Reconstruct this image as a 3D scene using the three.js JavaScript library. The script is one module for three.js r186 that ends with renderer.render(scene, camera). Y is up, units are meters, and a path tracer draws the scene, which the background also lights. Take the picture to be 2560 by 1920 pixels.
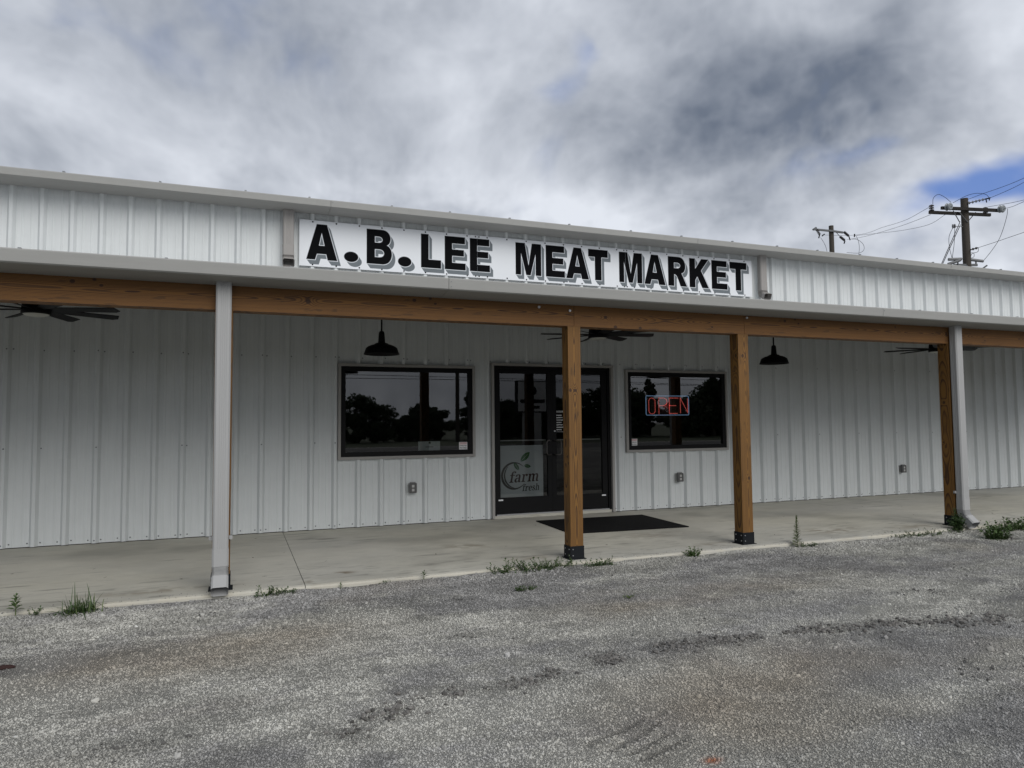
import * as THREE from 'three';
import { mergeGeometries, mergeVertices } from 'three/addons/utils/BufferGeometryUtils.js';

// ------------------------------------------------------------------ camera, light, exposure
const scene = new THREE.Scene();
const camera = new THREE.PerspectiveCamera(57.23, 4 / 3, 0.1, 2000);
camera.position.set(-0.891, 1.3566, 9.5396);
camera.quaternion.setFromRotationMatrix(new THREE.Matrix4().makeBasis(
  new THREE.Vector3(0.9319995, -0.00930565, 0.36234008),
  new THREE.Vector3(-0.01185332, 0.99835319, 0.05612854),
  new THREE.Vector3(-0.36226569, -0.0566067, 0.93035437)));
camera.updateMatrixWorld();
const renderer = new THREE.WebGLRenderer({ antialias: true });
renderer.toneMapping = THREE.LinearToneMapping;
renderer.toneMappingExposure = 1.5;
renderer.shadowMap.enabled = true;

const SUN_DIR = new THREE.Vector3(0.16, 0.58, 0.80).normalize();
const sun = new THREE.DirectionalLight(new THREE.Color(1, 0.97, 0.93), 1.4);
sun.position.copy(SUN_DIR).multiplyScalar(60).add(new THREE.Vector3(3, 0, 3));
sun.target.position.set(3, 0, 3);
sun.castShadow = true; sun.shadow.radius = 85;
sun.shadow.camera.left = -25; sun.shadow.camera.right = 25; sun.shadow.camera.top = 25; sun.shadow.camera.bottom = -25;
sun.shadow.camera.near = 1; sun.shadow.camera.far = 140; sun.shadow.mapSize.set(2048, 2048);
scene.add(sun, sun.target);

// ------------------------------------------------------------------ noise and small maths
function rng(seed) { let a = seed >>> 0; return () => { a |= 0; a = a + 0x6D2B79F5 | 0; let t = Math.imul(a ^ a >>> 15, 1 | a); t = t + Math.imul(t ^ t >>> 7, 61 | t) ^ t; return ((t ^ t >>> 14) >>> 0) / 4294967296; }; }
const hash3 = (x, y, z) => { let h = Math.imul(x, 374761393) ^ Math.imul(y, 668265263) ^ Math.imul(z, 2147483629 | 0); h = Math.imul(h ^ h >>> 13, 1274126177); h = Math.imul(h ^ h >>> 16, 2246822519 | 0); return ((h ^ h >>> 15) >>> 0) / 4294967296; };
function vn(x, y, z = 0) {
  const xi = Math.floor(x), yi = Math.floor(y), zi = Math.floor(z);
  let u = x - xi, v = y - yi, w = z - zi; u = u * u * (3 - 2 * u); v = v * v * (3 - 2 * v); w = w * w * (3 - 2 * w);
  const l = (a, b, t) => a + (b - a) * t, p = l(l(hash3(xi, yi, zi), hash3(xi + 1, yi, zi), u), l(hash3(xi, yi + 1, zi), hash3(xi + 1, yi + 1, zi), u), v);
  if (w === 0) return p;
  return l(p, l(l(hash3(xi, yi, zi + 1), hash3(xi + 1, yi, zi + 1), u), l(hash3(xi, yi + 1, zi + 1), hash3(xi + 1, yi + 1, zi + 1), u), v), w);
}
function fbm(x, y, z, o) { let s = 0, a = 0.5, n = 0; for (let i = 0; i < o; i++) { s += a * vn(x, y, z); n += a; a *= 0.5; x = x * 2.03 + 17.1; y = y * 2.03 + 5.7; z = z ? z * 2.03 + 9.2 : 0; } return s / n; }
function billow(x, y, z, o) { let s = 0, a = 0.5, n = 0; for (let i = 0; i < o; i++) { s += a * (1 - Math.abs(2 * vn(x, y, z) - 1)); n += a; a *= 0.5; x = x * 2.07 + 3.1; y = y * 2.07 + 8.3; z = z * 2.07 + 1.7; } return s / n; }
const clamp = (x, a = 0, b = 1) => Math.min(b, Math.max(a, x));
const sm = (a, b, x) => { const t = clamp((x - a) / (b - a)); return t * t * (3 - 2 * t); };
const mix = (a, b, t) => a + (b - a) * t;
const V = (x, y, z) => new THREE.Vector3(x, y, z);

// ------------------------------------------------------------------ sky: broken cloud deck with a few blue gaps
{
  const W = 3072, H = 1536, data = new Float32Array(W * H * 4);
  // patches: azimuth from the -z axis, elevation, half widths in degrees, brightness change
  const P = [
    [40.5, 22.5, 11, 5.6, -0.44], [35.5, 20.5, 7, 3.4, -0.14], [48, 25, 6, 4, -0.08], [2, 28.5, 12, 5, -0.09], [11, 29, 8, 6, -0.06], [26, 16.8, 8, 2.4, 0.44], [18, 19.3, 6, 2.4, 0.26],
    [-8, 22, 9, 3, 0.08], [56, 24, 4, 5, 0.3], [52, 12, 7, 3, 0.3], [19.5, 28, 4, 4, 0.12], [-11, 18, 12, 2.5, -0.05], [6, 21.5, 6, 3, -0.04], [33, 16, 6, 2, 0.08],
    [100, 30, 22, 12, 0.1], [160, 40, 25, 14, 0.1], [-60, 25, 20, 10, -0.1], [-120, 35, 25, 12, 0.08], [-170, 12, 40, 8, -0.08], [60, 60, 25, 15, 0.1]];
  const B = [ // blue gaps
    [27.6, 27.4, 1.6, 2.0, 0.62], [25.3, 25, 2.2, 1.6, 0.3], [27.5, 30.5, 2.4, 2, 0.18], [-14.5, 26.6, 3.4, 1.8, 0.42], [58, 17.4, 1.8, 1.6, 0.6], [55, 14.3, 3.4, 1.6, 1.3], [51.5, 13.6, 2.8, 1.2, 0.95], [58.5, 13.4, 2.4, 1.5, 0.7], [25.5, 24.8, 2, 1.2, 0.25], [33, 17.5, 4, 1.2, 0.2], [45, 16.6, 4, 1, 0.3],
    [49, 12.2, 1.4, 0.7, 0.4], [120, 35, 9, 4, 0.8], [-90, 40, 10, 5, 0.7], [175, 55, 12, 6, 0.7]];
  const wrap = (d) => d > 180 ? d - 360 : d < -180 ? d + 360 : d;
  for (let j = 0; j < H; j++) {
    const el = ((j + 0.5) / H - 0.5) * Math.PI, eld = el * 57.29578, ce = Math.cos(el), se = Math.sin(el);
    for (let i = 0; i < W; i++) {
      const k = (j * W + i) * 4;
      if (eld < -6) { data[k] = 0.12; data[k + 1] = 0.12; data[k + 2] = 0.11; data[k + 3] = 1; continue; }
      const ph = ((i + 0.5) / W - 0.5) * 2 * Math.PI, dx = ce * Math.cos(ph), dz = ce * Math.sin(ph);
      const az = Math.atan2(dx, -dz) * 57.29578;
      const w1 = fbm(dx * 2.6 + 3, se * 3.2, dz * 2.6 + 1.5, 3) - 0.5, w2 = fbm(dx * 2.6 - 8, se * 3.2 + 4, dz * 2.6 + 4.5, 3) - 0.5;
      const X = dx + w1 * 0.22, Y = se + w2 * 0.16, Z = dz - w1 * 0.2;
      const big = fbm(X * 3.1 + 5, Y * 4.4, Z * 3.1 + 7.5, 4);
      const soft = fbm(X * 8, Y * 11, Z * 8 + 2.5, 5), puff = 0.45 * soft + 0.55 * billow(X * 9 + 4, Y * 12, Z * 9 + 1.5, 5);
      const fine = fbm(X * 34 + w2 * 4, Y * 44, Z * 34 + 5.5, 4);
      // patch edges wander with the same noise
      const a = az + w1 * 8 + (soft - 0.5) * 6, e = eld + w2 * 5 + (soft - 0.5) * 5;
      let b = 0.53 + (big - 0.5) * 0.3 + 0.06 * sm(20, 12, eld) + 0.26 * sm(13, 5, eld), crisp = 0.6 + 0.4 * sm(26, 15, eld);
      for (const p of P) { const u = wrap(a - p[0]) / p[2], v = (e - p[1]) / p[3], r = u * u + v * v; if (r < 8) b += p[4] * Math.exp(-r); }
      b += (puff - 0.56) * 0.85 * crisp + (soft - 0.5) * 0.22 + (fine - 0.5) * 0.34 * crisp + (eld > 5 && eld < 36 && az > -25 && az < 70 ? (billow(X * 60, Y * 75, Z * 60 + 2.5, 3) - 0.56) * 0.12 * crisp : 0);
      let hole = -0.12 + (0.46 - big) * 0.6;
      for (const p of B) { const u = wrap(a - p[0]) / p[2], v = (e - p[1]) / p[3], r = u * u + v * v; if (r < 9) hole += p[4] * Math.exp(-r); }
      hole += (0.5 - soft) * 1.1 + (0.5 - fine) * 0.3;
      const hz = sm(-0.05, 1.15, hole) * 0.92;
      b = clamp(b, 0.02, mix(1.2, 1.03, sm(8, 12, eld)));
      // shaded cloud bases are blue grey, bright tops nearly white
      let r = mix(0.092, 0.50, b), g = mix(0.112, 0.525, b), bl = mix(0.150, 0.572, b);
      const t = sm(0, 60, eld), br = mix(0.085, 0.07, t), bg = mix(0.165, 0.13, t), bb = mix(0.40, 0.33, t);
      r = mix(r, br, hz); g = mix(g, bg, hz); bl = mix(bl, bb, hz);
      data[k] = r; data[k + 1] = g; data[k + 2] = bl; data[k + 3] = 1;
    }
  }
  const sky = new THREE.DataTexture(data, W, H, THREE.RGBAFormat, THREE.FloatType);
  sky.mapping = THREE.EquirectangularReflectionMapping; sky.magFilter = sky.minFilter = THREE.LinearFilter; sky.needsUpdate = true;
  scene.background = sky; scene.environment = sky;
}

// ------------------------------------------------------------------ naming, tagging, geometry helpers
const used = new Map();
function numbered(n) { const k = used.get(n) || 0; used.set(n, k + 1); return k ? n + '_' + String(k).padStart(3, '0') : n; }
function tag(o, label, category, group) { o.userData.label = label; o.userData.category = category; if (group) o.userData.group = group; return o; }
function thing(name, label, category, pos = [0, 0, 0], group) { const g = new THREE.Group(); g.name = numbered(name); g.position.set(...pos); scene.add(g); return tag(g, label, category, group); }
function mesh(name, geo, mat, parent) {
  if (Array.isArray(geo)) geo = geo.length > 1 ? mergeGeometries(geo.map((g) => g.index ? g.toNonIndexed() : g).map(strip)) : geo[0];
  const m = new THREE.Mesh(geo, mat); m.castShadow = m.receiveShadow = true;
  m.name = parent && parent !== scene ? name : numbered(name); (parent || scene).add(m); return m;
}
function strip(g) { for (const k of Object.keys(g.attributes)) if (!['position', 'normal', 'uv'].includes(k)) g.deleteAttribute(k); return g; }
function structure(o) { o.userData.kind = 'structure'; return o; }
const box = (x0, x1, y0, y1, z0, z1) => { const g = new THREE.BoxGeometry(x1 - x0, y1 - y0, z1 - z0); g.translate((x0 + x1) / 2, (y0 + y1) / 2, (z0 + z1) / 2); return g; };
const cyl = (r0, r1, h, n = 16) => new THREE.CylinderGeometry(r0, r1, h, n);
function rod(a, b, r0, r1 = r0, n = 8) { const d = b.clone().sub(a), g = new THREE.CylinderGeometry(r1, r0, d.length(), n); g.applyQuaternion(new THREE.Quaternion().setFromUnitVectors(V(0, 1, 0), d.clone().normalize())); const m = a.clone().add(b).multiplyScalar(0.5); return g.translate(m.x, m.y, m.z); }
function tube(pts, r, n = 6, seg) { return new THREE.TubeGeometry(new THREE.CatmullRomCurve3(pts), seg || pts.length * 6, r, n); }
function quads(list) { // list of [a,b,c,d] Vector3 quads, flat shaded
  const pos = [], uv = []; for (const [a, b, c, d] of list) for (const p of [a, b, c, a, c, d]) { pos.push(p.x, p.y, p.z); uv.push(p.x, p.y); }
  const g = new THREE.BufferGeometry(); g.setAttribute('position', new THREE.Float32BufferAttribute(pos, 3)); g.setAttribute('uv', new THREE.Float32BufferAttribute(uv, 2)); g.computeVertexNormals(); return g;
}
function prismX(profile, x0, x1) { // profile of [z, y], closed, extruded along x
  const s = new THREE.Shape(profile.map(([z, y]) => new THREE.Vector2(-z, y))); const g = new THREE.ExtrudeGeometry(s, { depth: x1 - x0, bevelEnabled: false });
  g.applyMatrix4(new THREE.Matrix4().makeBasis(V(0, 0, -1), V(0, 1, 0), V(1, 0, 0))); return g.translate(x0, 0, 0);
}
function tex8(w, h, fn, srgb = true) {
  const d = new Uint8Array(w * h * 4), o = [0, 0, 0];
  for (let j = 0; j < h; j++) for (let i = 0; i < w; i++) { fn(i, j, o); const k = (j * w + i) * 4; for (let c = 0; c < 3; c++) { let v = clamp(o[c]); if (srgb) v = v <= 0.0031308 ? v * 12.92 : 1.055 * v ** (1 / 2.4) - 0.055; d[k + c] = v * 255; } d[k + 3] = 255; }
  const t = new THREE.DataTexture(d, w, h); t.colorSpace = srgb ? THREE.SRGBColorSpace : THREE.NoColorSpace; t.wrapS = t.wrapT = THREE.RepeatWrapping; t.magFilter = THREE.LinearFilter; t.minFilter = THREE.LinearMipmapLinearFilter; t.generateMipmaps = true; t.needsUpdate = true; return t;
}
function std(r, g, b, rough = 0.6, metal = 0, extra = {}) { const m = new THREE.MeshStandardMaterial({ roughness: rough, metalness: metal, side: THREE.DoubleSide, ...extra }); m.color.setRGB(r, g, b); return m; }

// ------------------------------------------------------------------ materials
function matte(r, g, b, rough, extra = {}) { const m = new THREE.MeshPhysicalMaterial({ roughness: rough, specularIntensity: 0.3, side: THREE.DoubleSide, ...extra }); m.color.setRGB(r, g, b); return m; }
const panelTex = tex8(512, 512, (i, j, o) => { // brushed vertical streaks and faint grime of painted steel
  const s = fbm(i * 0.11, j * 0.004, 0, 3) - 0.5, d = fbm(i * 0.02, j * 0.02, 3.5, 4) - 0.5, v = 0.955 + s * 0.07 + d * 0.06; o[0] = v; o[1] = v; o[2] = v; });
const wallMat = matte(0.63, 0.658, 0.66, 0.6, { map: panelTex });
const gutterMat = matte(0.33, 0.33, 0.315, 0.65, { map: panelTex });
const spoutMat = matte(0.37, 0.373, 0.37, 0.5), spoutTaupe = matte(0.30, 0.288, 0.275, 0.5);
const trimMat = std(0.30, 0.29, 0.275, 0.5), bronze = matte(0.006, 0.006, 0.0065, 0.5), blackMetal = matte(0.006, 0.006, 0.0065, 0.5), steelBlack = matte(0.010, 0.0115, 0.014, 0.6);
const screwMat = std(0.16, 0.17, 0.18, 0.4, 0.5), darkGap = std(0.03, 0.03, 0.03, 0.9), galv = std(0.45, 0.46, 0.47, 0.35, 0.7);
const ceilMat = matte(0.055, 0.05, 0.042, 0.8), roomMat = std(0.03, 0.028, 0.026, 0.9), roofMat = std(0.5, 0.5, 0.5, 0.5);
const glassMat = new THREE.MeshPhysicalMaterial({ transmission: 1, thickness: 0, roughness: 0, ior: 1.85, side: THREE.DoubleSide }); glassMat.color.setRGB(0.55, 0.58, 0.58); glassMat.specularColor.setRGB(0.84, 0.96, 1);
const doorGlass = new THREE.MeshPhysicalMaterial({ transmission: 1, thickness: 0, roughness: 0, ior: 1.55, side: THREE.DoubleSide }); doorGlass.color.setRGB(0.42, 0.44, 0.44);

// wood: flat sawn pine, rings of a log cut along its length
function woodTex(seed, lanes, laneW, len, pw, ph, opt = {}) {
  const R = rng(seed), L = [];
  for (let k = 0; k < lanes; k++) { const knots = []; const n = opt.knots ?? 3; for (let q = 0; q < n; q++) knots.push([(R() - 0.5) * laneW * 0.8, R() * len, 0.008 + R() * 0.012]); L.push({ cx: (R() - 0.5) * 0.03, flat: k % 2 === 0 ? 0.018 + R() * 0.012 : 0.12 + R() * 0.05, s: R() * 100, knots }); }
  const W = lanes * laneW;
  return tex8(pw, ph, (i, j, o) => {
    const X = (i + 0.5) / pw * W, k = Math.min(lanes - 1, Math.floor(X / laneW)), q = L[k], x = X - (k + 0.5) * laneW, y = (j + 0.5) / ph * len;
    let yy = y / len; const per = (f, s) => mix(vn(y * f, s, q.s), vn((y - len) * f, s, q.s), sm(0.85, 1, yy));
    let d = q.flat + 0.055 * (per(1.9, 1) - 0.5) + 0.02 * (per(5, 2) - 0.5), kd = 0, xx = x - q.cx + 0.012 * (per(2.5, 3) - 0.5);
    for (const [kx, ky, kr] of q.knots) { const ux = (x - kx) / kr, uy = (y - ky) / (kr * 1.3), r2 = ux * ux + uy * uy; d += kr * 1.1 * Math.exp(-r2 / 5); if (r2 < 1.2) kd = Math.max(kd, sm(1.2, 0.5, r2)); xx += Math.sign(ux || 1) * kr * 0.5 * Math.exp(-r2 / 4) * Math.min(1, Math.abs(ux)); }
    const r = Math.hypot(xx, d) + 0.0012 * (fbm(x * 90, y * 5, q.s, 3) - 0.5);
    const ring = r / 0.0092, f = ring - Math.floor(ring), late = sm(0.35, 0.88, f) * (1 - sm(0.9, 1, f)) * (0.55 + 0.45 * hash3(Math.floor(ring), k, seed));
    const fib = fbm(x * 900, y * 9, q.s, 2) - 0.5, patch = fbm(x * 12, y * 2.2, q.s + 3, 3) - 0.5;
    const m = (1 + fib * 0.22 + patch * 0.35);
    o[0] = mix(0.52, 0.10, late) * m; o[1] = mix(0.305, 0.042, late) * m; o[2] = mix(0.122, 0.02, late) * m;
    if (kd) { const kn = 0.7 + 0.5 * fbm(x * 300, y * 300, 1, 2); o[0] = mix(o[0], 0.085 * kn, kd * 0.9); o[1] = mix(o[1], 0.035 * kn, kd * 0.9); o[2] = mix(o[2], 0.014 * kn, kd * 0.9); }
    const st = sm(0.66, 0.74, fbm(x * 30, y * 7, q.s + 8, 3)); o[0] *= 1 - 0.35 * st; o[1] *= 1 - 0.35 * st; o[2] *= 1 - 0.35 * st;
  });
}
const postTex = woodTex(11, 6, 0.15, 2.6, 768, 2048, { knots: 3 }), beamTex = woodTex(23, 4, 0.28, 3.6, 768, 2048, { knots: 5 });
const postMat = std(0.36, 0.29, 0.12, 0.7, 0, { map: postTex, bumpMap: postTex, bumpScale: 0.0012 });
const beamMat = std(0.35, 0.26, 0.11, 0.7, 0, { map: beamTex });
function grainBox(x0, x1, y0, y1, z0, z1, axis, lanes, laneW, len, laneOf, off) {
  const g = box(x0, x1, y0, y1, z0, z1), p = g.attributes.position, uv = g.attributes.uv, lo = [x0, y0, z0], hi = [x1, y1, z1];
  for (let f = 0; f < 6; f++) for (let v = 0; v < 4; v++) {
    const n = f * 4 + v, q = [p.getX(n), p.getY(n), p.getZ(n)], fa = f >> 1; let c = [0, 1, 2].find((a) => a !== fa && a !== axis);
    const cross = fa === axis ? 0.5 : (q[c] - lo[c]) / (hi[c] - lo[c]), w = Math.min(1, (hi[c] - lo[c]) / laneW);
    uv.setXY(n, ((laneOf + f) % lanes + 0.5 + (cross - 0.5) * w * 0.98) / lanes, (q[axis] - lo[axis] + off + f * 0.37 + (fa === axis ? q[c] - lo[c] : 0)) / len);
  }
  return g;
}

// ------------------------------------------------------------------ ground: one gravel sheet to the horizon
const rut = [[-0.4, 6.15], [0.11, 5.89], [0.48, 5.92], [1.17, 5.7], [1.83, 5.68], [2.54, 5.74], [3.1, 5.79], [3.73, 6.0], [4.32, 6.12], [5.5, 6.5]];
function rutD(x, z) { let m = 9, s = 0; for (let i = 0; i + 1 < rut.length; i++) { const [ax, az] = rut[i], [bx, bz] = rut[i + 1], dx = bx - ax, dz = bz - az, t = clamp(((x - ax) * dx + (z - az) * dz) / (dx * dx + dz * dz)), d = Math.hypot(x - ax - dx * t, z - az - dz * t); if (d < m) m = d; } return m; }
const tread = [[0.62, 6.78, 0.95, 6.66], [0.66, 6.85, 0.97, 6.74], [0.7, 6.91, 1.0, 6.81], [0.56, 6.7, 0.9, 6.59]];
function segD(x, z, [ax, az, bx, bz]) { const dx = bx - ax, dz = bz - az, t = clamp(((x - ax) * dx + (z - az) * dz) / (dx * dx + dz * dz)); return Math.hypot(x - ax - dx * t, z - az - dz * t); }
const near = (x, z) => sm(24, 12, Math.hypot(x - 1, z - 6));
function groundH(x, z) {
  let h = -0.052; const n = near(x, z); if (n <= 0) return h;
  h += n * ((fbm(x * 0.7, z * 0.7, 0, 3) - 0.5) * 0.05 + (fbm(x * 4, z * 4, 2.5, 3) - 0.5) * 0.024 + (fbm(x * 10, z * 12, 5.5, 3) - 0.5) * 0.036 * (1 - 0.7 * smoothness(x, z)));
  const edge = sm(0.5, 0.0, z - 3.25); h = mix(h, -0.034 + (fbm(x * 2.4, z * 3, 8.5, 3) - 0.5) * 0.05, edge * n);
  const d = rutD(x, z); h += 0.02 * sm(0.16, 0.02, d) * (fbm(x * 14, z * 14, 4.5, 3) - 0.42);
  for (const t of tread) h -= 0.007 * sm(0.016, 0.004, segD(x, z, t));
  h -= 0.03 * sm(0.28, 0.02, Math.hypot(x + 1.0, (z - 3.48) * 1.3)) + 0.03 * sm(0.35, 0.02, Math.hypot(x - 7.65, z - 3.55));
  return h;
}
const smoothness = (x, z) => sm(0.5, 0.66, fbm(x * 0.55 + 3, z * 1.0, 6.5, 3)); // compacted fines
function groundC(x, z) { // macro colour of the matter: grey fines, tan dirt, dark millings
  const m1 = fbm(x * 0.75 + 2 * fbm(x * 0.9, z * 1.3, 21.5, 2), z * 1.6, 1.5, 3) + 0.3 * (fbm(x * 9, z * 13, 31.5, 3) - 0.5), m2 = fbm(x * 5.5, z * 8, 13.5, 3) - 0.5, m3 = fbm(x * 2.2 + 7, z * 5.2 - 3, 17.5, 3);
  let v = mix(0.262, 0.38, sm(0.34, 0.66, m1)) * (1 + 0.5 * m2) * mix(0.84, 1.12, sm(0.35, 0.62, m3)), c = [v, v * 0.985, v * mix(0.955, 0.9, sm(0.35, 0.6, m1))];
  const bl = (x0, z0, rx, rz) => Math.exp(-(((x - x0) / rx) ** 2 + ((z - z0) / rz) ** 2));
  let tan = 0.85 * bl(-1.2, 4.75, 0.85, 0.35) + 0.55 * bl(-0.6, 4.4, 0.6, 0.3) + 0.7 * bl(1.9, 6.2, 0.45, 0.35) + 0.5 * bl(1.1, 6.6, 0.5, 0.4) + 0.4 * bl(2.0, 4.8, 0.8, 0.25) + 0.25 * bl(3.6, 4.6, 1, 0.3);
  tan = clamp(tan * (0.4 + 1.3 * fbm(x * 3, z * 3, 3.5, 3)) + sm(0.6, 0.78, fbm(x * 0.6 - 4, z * 0.9, 9.5, 3)) * 0.4);
  const T = [0.27, 0.232, 0.18]; for (let k = 0; k < 3; k++) c[k] = mix(c[k], T[k] * (0.75 + 0.5 * fbm(x * 5, z * 5, 7.5, 2)), tan * 0.75);
  let pale = clamp(bl(1.95, 6.05, 0.16, 0.28) + 0.8 * bl(2.9, 5.15, 0.7, 0.12) + 0.7 * bl(4.2, 5.0, 1.2, 0.15) + 0.6 * bl(0.9, 5.2, 0.5, 0.1) + 0.5 * bl(2.2, 5.4, 0.5, 0.1)) * (0.5 + fbm(x * 4, z * 6, 2.2, 3));
  for (let k = 0; k < 3; k++) c[k] = mix(c[k], [0.42, 0.41, 0.37][k], clamp(pale) * 0.75);
  const d = rutD(x, z), dk = 0.4 * sm(0.18, 0.02, d) * sm(0.38, 0.62, fbm(x * 5, z * 8, 4.5, 3)) + 0.2 * sm(0.62, 0.76, fbm(x * 1.6 + 9, z * 3.2, 5.5, 4));
  for (let k = 0; k < 3; k++) c[k] *= 1 - 0.62 * clamp(dk);
  for (const t of tread) { const f = sm(0.02, 0.006, segD(x, z, t)); for (let k = 0; k < 3; k++) c[k] *= 1 - 0.45 * f; }
  const rust = bl(0.97, 7.02, 0.035, 0.025); c[0] = mix(c[0], 0.35, rust); c[1] = mix(c[1], 0.12, rust); c[2] = mix(c[2], 0.05, rust);
  return c;
}
// fine gravel texture: irregular cells, tileable over 2.4 m
const GT = 2.4, GN = 2048;
let grainH;
const grainTex = (() => {
  const N = 330, R = rng(5), px = new Float32Array(N * N), pz = new Float32Array(N * N), pv = new Float32Array(N * N), pr = new Float32Array(N * N);
  for (let i = 0; i < N * N; i++) { px[i] = R(); pz[i] = R(); const t = R(); pv[i] = 0.78 + 0.45 * t * t + (R() < 0.03 ? 0.3 : 0); pr[i] = 0.35 + R() * 0.65; }
  grainH = new Float32Array(GN * GN);
  return tex8(GN, GN, (i, j, o) => {
    const x = i / GN * N, z = j / GN * N, xi = Math.floor(x), zi = Math.floor(z); let d1 = 9, d2 = 9, id = 0;
    for (let a = -1; a <= 1; a++) for (let b = -1; b <= 1; b++) { const c = ((zi + b + N) % N) * N + (xi + a + N) % N, ux = xi + a + px[c] - x, uz = zi + b + pz[c] - z, d = (ux * ux + uz * uz) / (pr[c] * pr[c]); if (d < d1) { d2 = d1; d1 = d; id = c; } else if (d < d2) d2 = d; }
    d1 = Math.sqrt(d1); d2 = Math.sqrt(d2); const e = sm(0.0, 0.35, d2 - d1); grainH[j * GN + i] = e * (0.35 + 0.65 * pv[id]) * clamp(1.15 - d1 * 0.55);
    const v = 0.5 * mix(0.45, pv[id], e) * (0.92 + 0.16 * hash3(i, j, 3)); o[0] = v; o[1] = v; o[2] = v * 0.985;
  }, true);
})();
const grainBump = tex8(GN, GN, (i, j, o) => { o[0] = o[1] = o[2] = clamp(grainH[j * GN + i]); }, false);
for (const t of [grainTex, grainBump]) t.repeat.set(1, 1);
{
  const xs = [], zs = []; const push = (a, s) => { for (const q of s) a.push(q); };
  const lin = (a, b, n) => Array.from({ length: n }, (_, i) => a + (b - a) * i / n);
  push(xs, [-600, -300, -150, -80, -50, -35, -25, -18]); push(xs, lin(-14, -5, 45)); push(xs, lin(-5, 11, 640)); push(xs, lin(11, 20, 60)); push(xs, [20, 25, 32, 45, 60, 90, 160, 300, 600]);
  push(zs, [-600, -300, -150, -80, -40, -20, -10, -4, 0, 2.6]); push(zs, lin(3.15, 8.2, 210)); push(zs, lin(8.2, 14, 40)); push(zs, [14, 16, 19, 23, 28, 36, 46, 60, 90, 150, 300, 600]);
  const nx = xs.length, nz = zs.length, pos = new Float32Array(nx * nz * 3), uv = new Float32Array(nx * nz * 2), col = new Float32Array(nx * nz * 3), idx = [];
  for (let j = 0; j < nz; j++) for (let i = 0; i < nx; i++) {
    const k = j * nx + i, x = xs[i], z = zs[j]; pos.set([x, groundH(x, z), z], k * 3); uv.set([x / GT, -z / GT], k * 2);
    const c = Math.abs(x) < 40 && z > -5 && z < 40 ? groundC(x, z) : [0.23, 0.23, 0.215]; col.set(c.map((v) => v * 2.5), k * 3);
    if (i < nx - 1 && j < nz - 1) idx.push(k, k + nx, k + 1, k + 1, k + nx, k + nx + 1);
  }
  const g = new THREE.BufferGeometry(); g.setAttribute('position', new THREE.BufferAttribute(pos, 3)); g.setAttribute('uv', new THREE.BufferAttribute(uv, 2)); g.setAttribute('color', new THREE.BufferAttribute(col, 3)); g.setIndex(idx); g.computeVertexNormals();
  const m = std(1, 1, 1, 0.95, 0, { vertexColors: true, map: grainTex, bumpMap: grainBump, bumpScale: 0.012 });
  structure(tag(mesh('ground', g, m), 'grey crushed gravel lot with tyre marks in front of the walkway', 'gravel lot'));
}

// ------------------------------------------------------------------ walkway slab
const slabTex = tex8(2048, 512, (i, j, o) => { // 20 m x 3.4 m of trowelled concrete
  const x = i / 2048 * 20 - 5, z = j / 512 * 3.4;
  let v = 0.45 * (0.86 + 0.3 * fbm(x * 1.2, z * 2.2, 1.5, 4)); const warm = fbm(x * 0.6, z * 0.9, 4.5, 3);
  const smear = sm(0.6, 0.78, fbm(x * 2.2 + z * 0.8, z * 16, 2.5, 4)) * sm(0.4, 0.6, fbm(x * 0.7, z * 1.1, 8.5, 2)); v *= 1 - 0.42 * smear; v *= 1 - 0.3 * sm(0.62, 0.7, fbm(x * 5 + z * 2, z * 30, 22.5, 3)) * sm(1.6, 3, z);
  v *= 1 - 0.24 * sm(0.5, 0.72, fbm(x * 0.9 + 3, z * 1.3, 6.5, 4));
  v *= 0.96 + 0.08 * hash3(i, j, 7);
  v *= 0.9 + 0.22 * fbm(x * 6, z * 9, 12.5, 3); o[0] = v * (1.01 + 0.05 * warm); o[1] = v * (1.0 + 0.015 * warm); o[2] = v * (0.93 - 0.1 * warm);
  const st = (x0, z0, rx, rz, s) => { const f = Math.exp(-(((x - x0) / rx) ** 2 + ((z - z0) / rz) ** 2)) * sm(0.42, 0.6, fbm(x * 9, z * 14, 5.5, 3)) * s; o[0] = mix(o[0], 0.15, f); o[1] = mix(o[1], 0.115, f); o[2] = mix(o[2], 0.07, f); };
  st(0.03, 2.85, 0.1, 0.06, 0.9); st(-0.26, 3.12, 0.08, 0.1, 0.7); st(2.0, 2.95, 0.3, 0.12, 0.6); st(4.1, 3.0, 0.35, 0.12, 0.5); st(6.0, 2.75, 0.4, 0.2, 0.7); st(1.5, 2.0, 0.3, 0.15, 0.5); st(7.2, 2.95, 0.4, 0.15, 0.5); st(-1.5, 2.95, 0.6, 0.08, 0.5); st(3.8, 2.2, 0.6, 0.2, 0.35);
  // mineral bloom and wear on the very front edge
  const ed = sm(3.2, 3.245, z + (fbm(x * 5, z * 4, 3.5, 3) - 0.5) * 0.16) * (0.4 + 0.8 * fbm(x * 2.5, 3, 1.5, 3)); o[0] = mix(o[0], 0.47, ed * 0.75); o[1] = mix(o[1], 0.44, ed * 0.75); o[2] = mix(o[2], 0.36, ed * 0.75);
});
const slabMat = std(1, 1, 1, 0.75, 0, { map: slabTex });
const walkway = structure(tag(new THREE.Group(), 'bare concrete walkway slab under the porch', 'walkway')); walkway.name = 'walkway'; scene.add(walkway);
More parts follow.
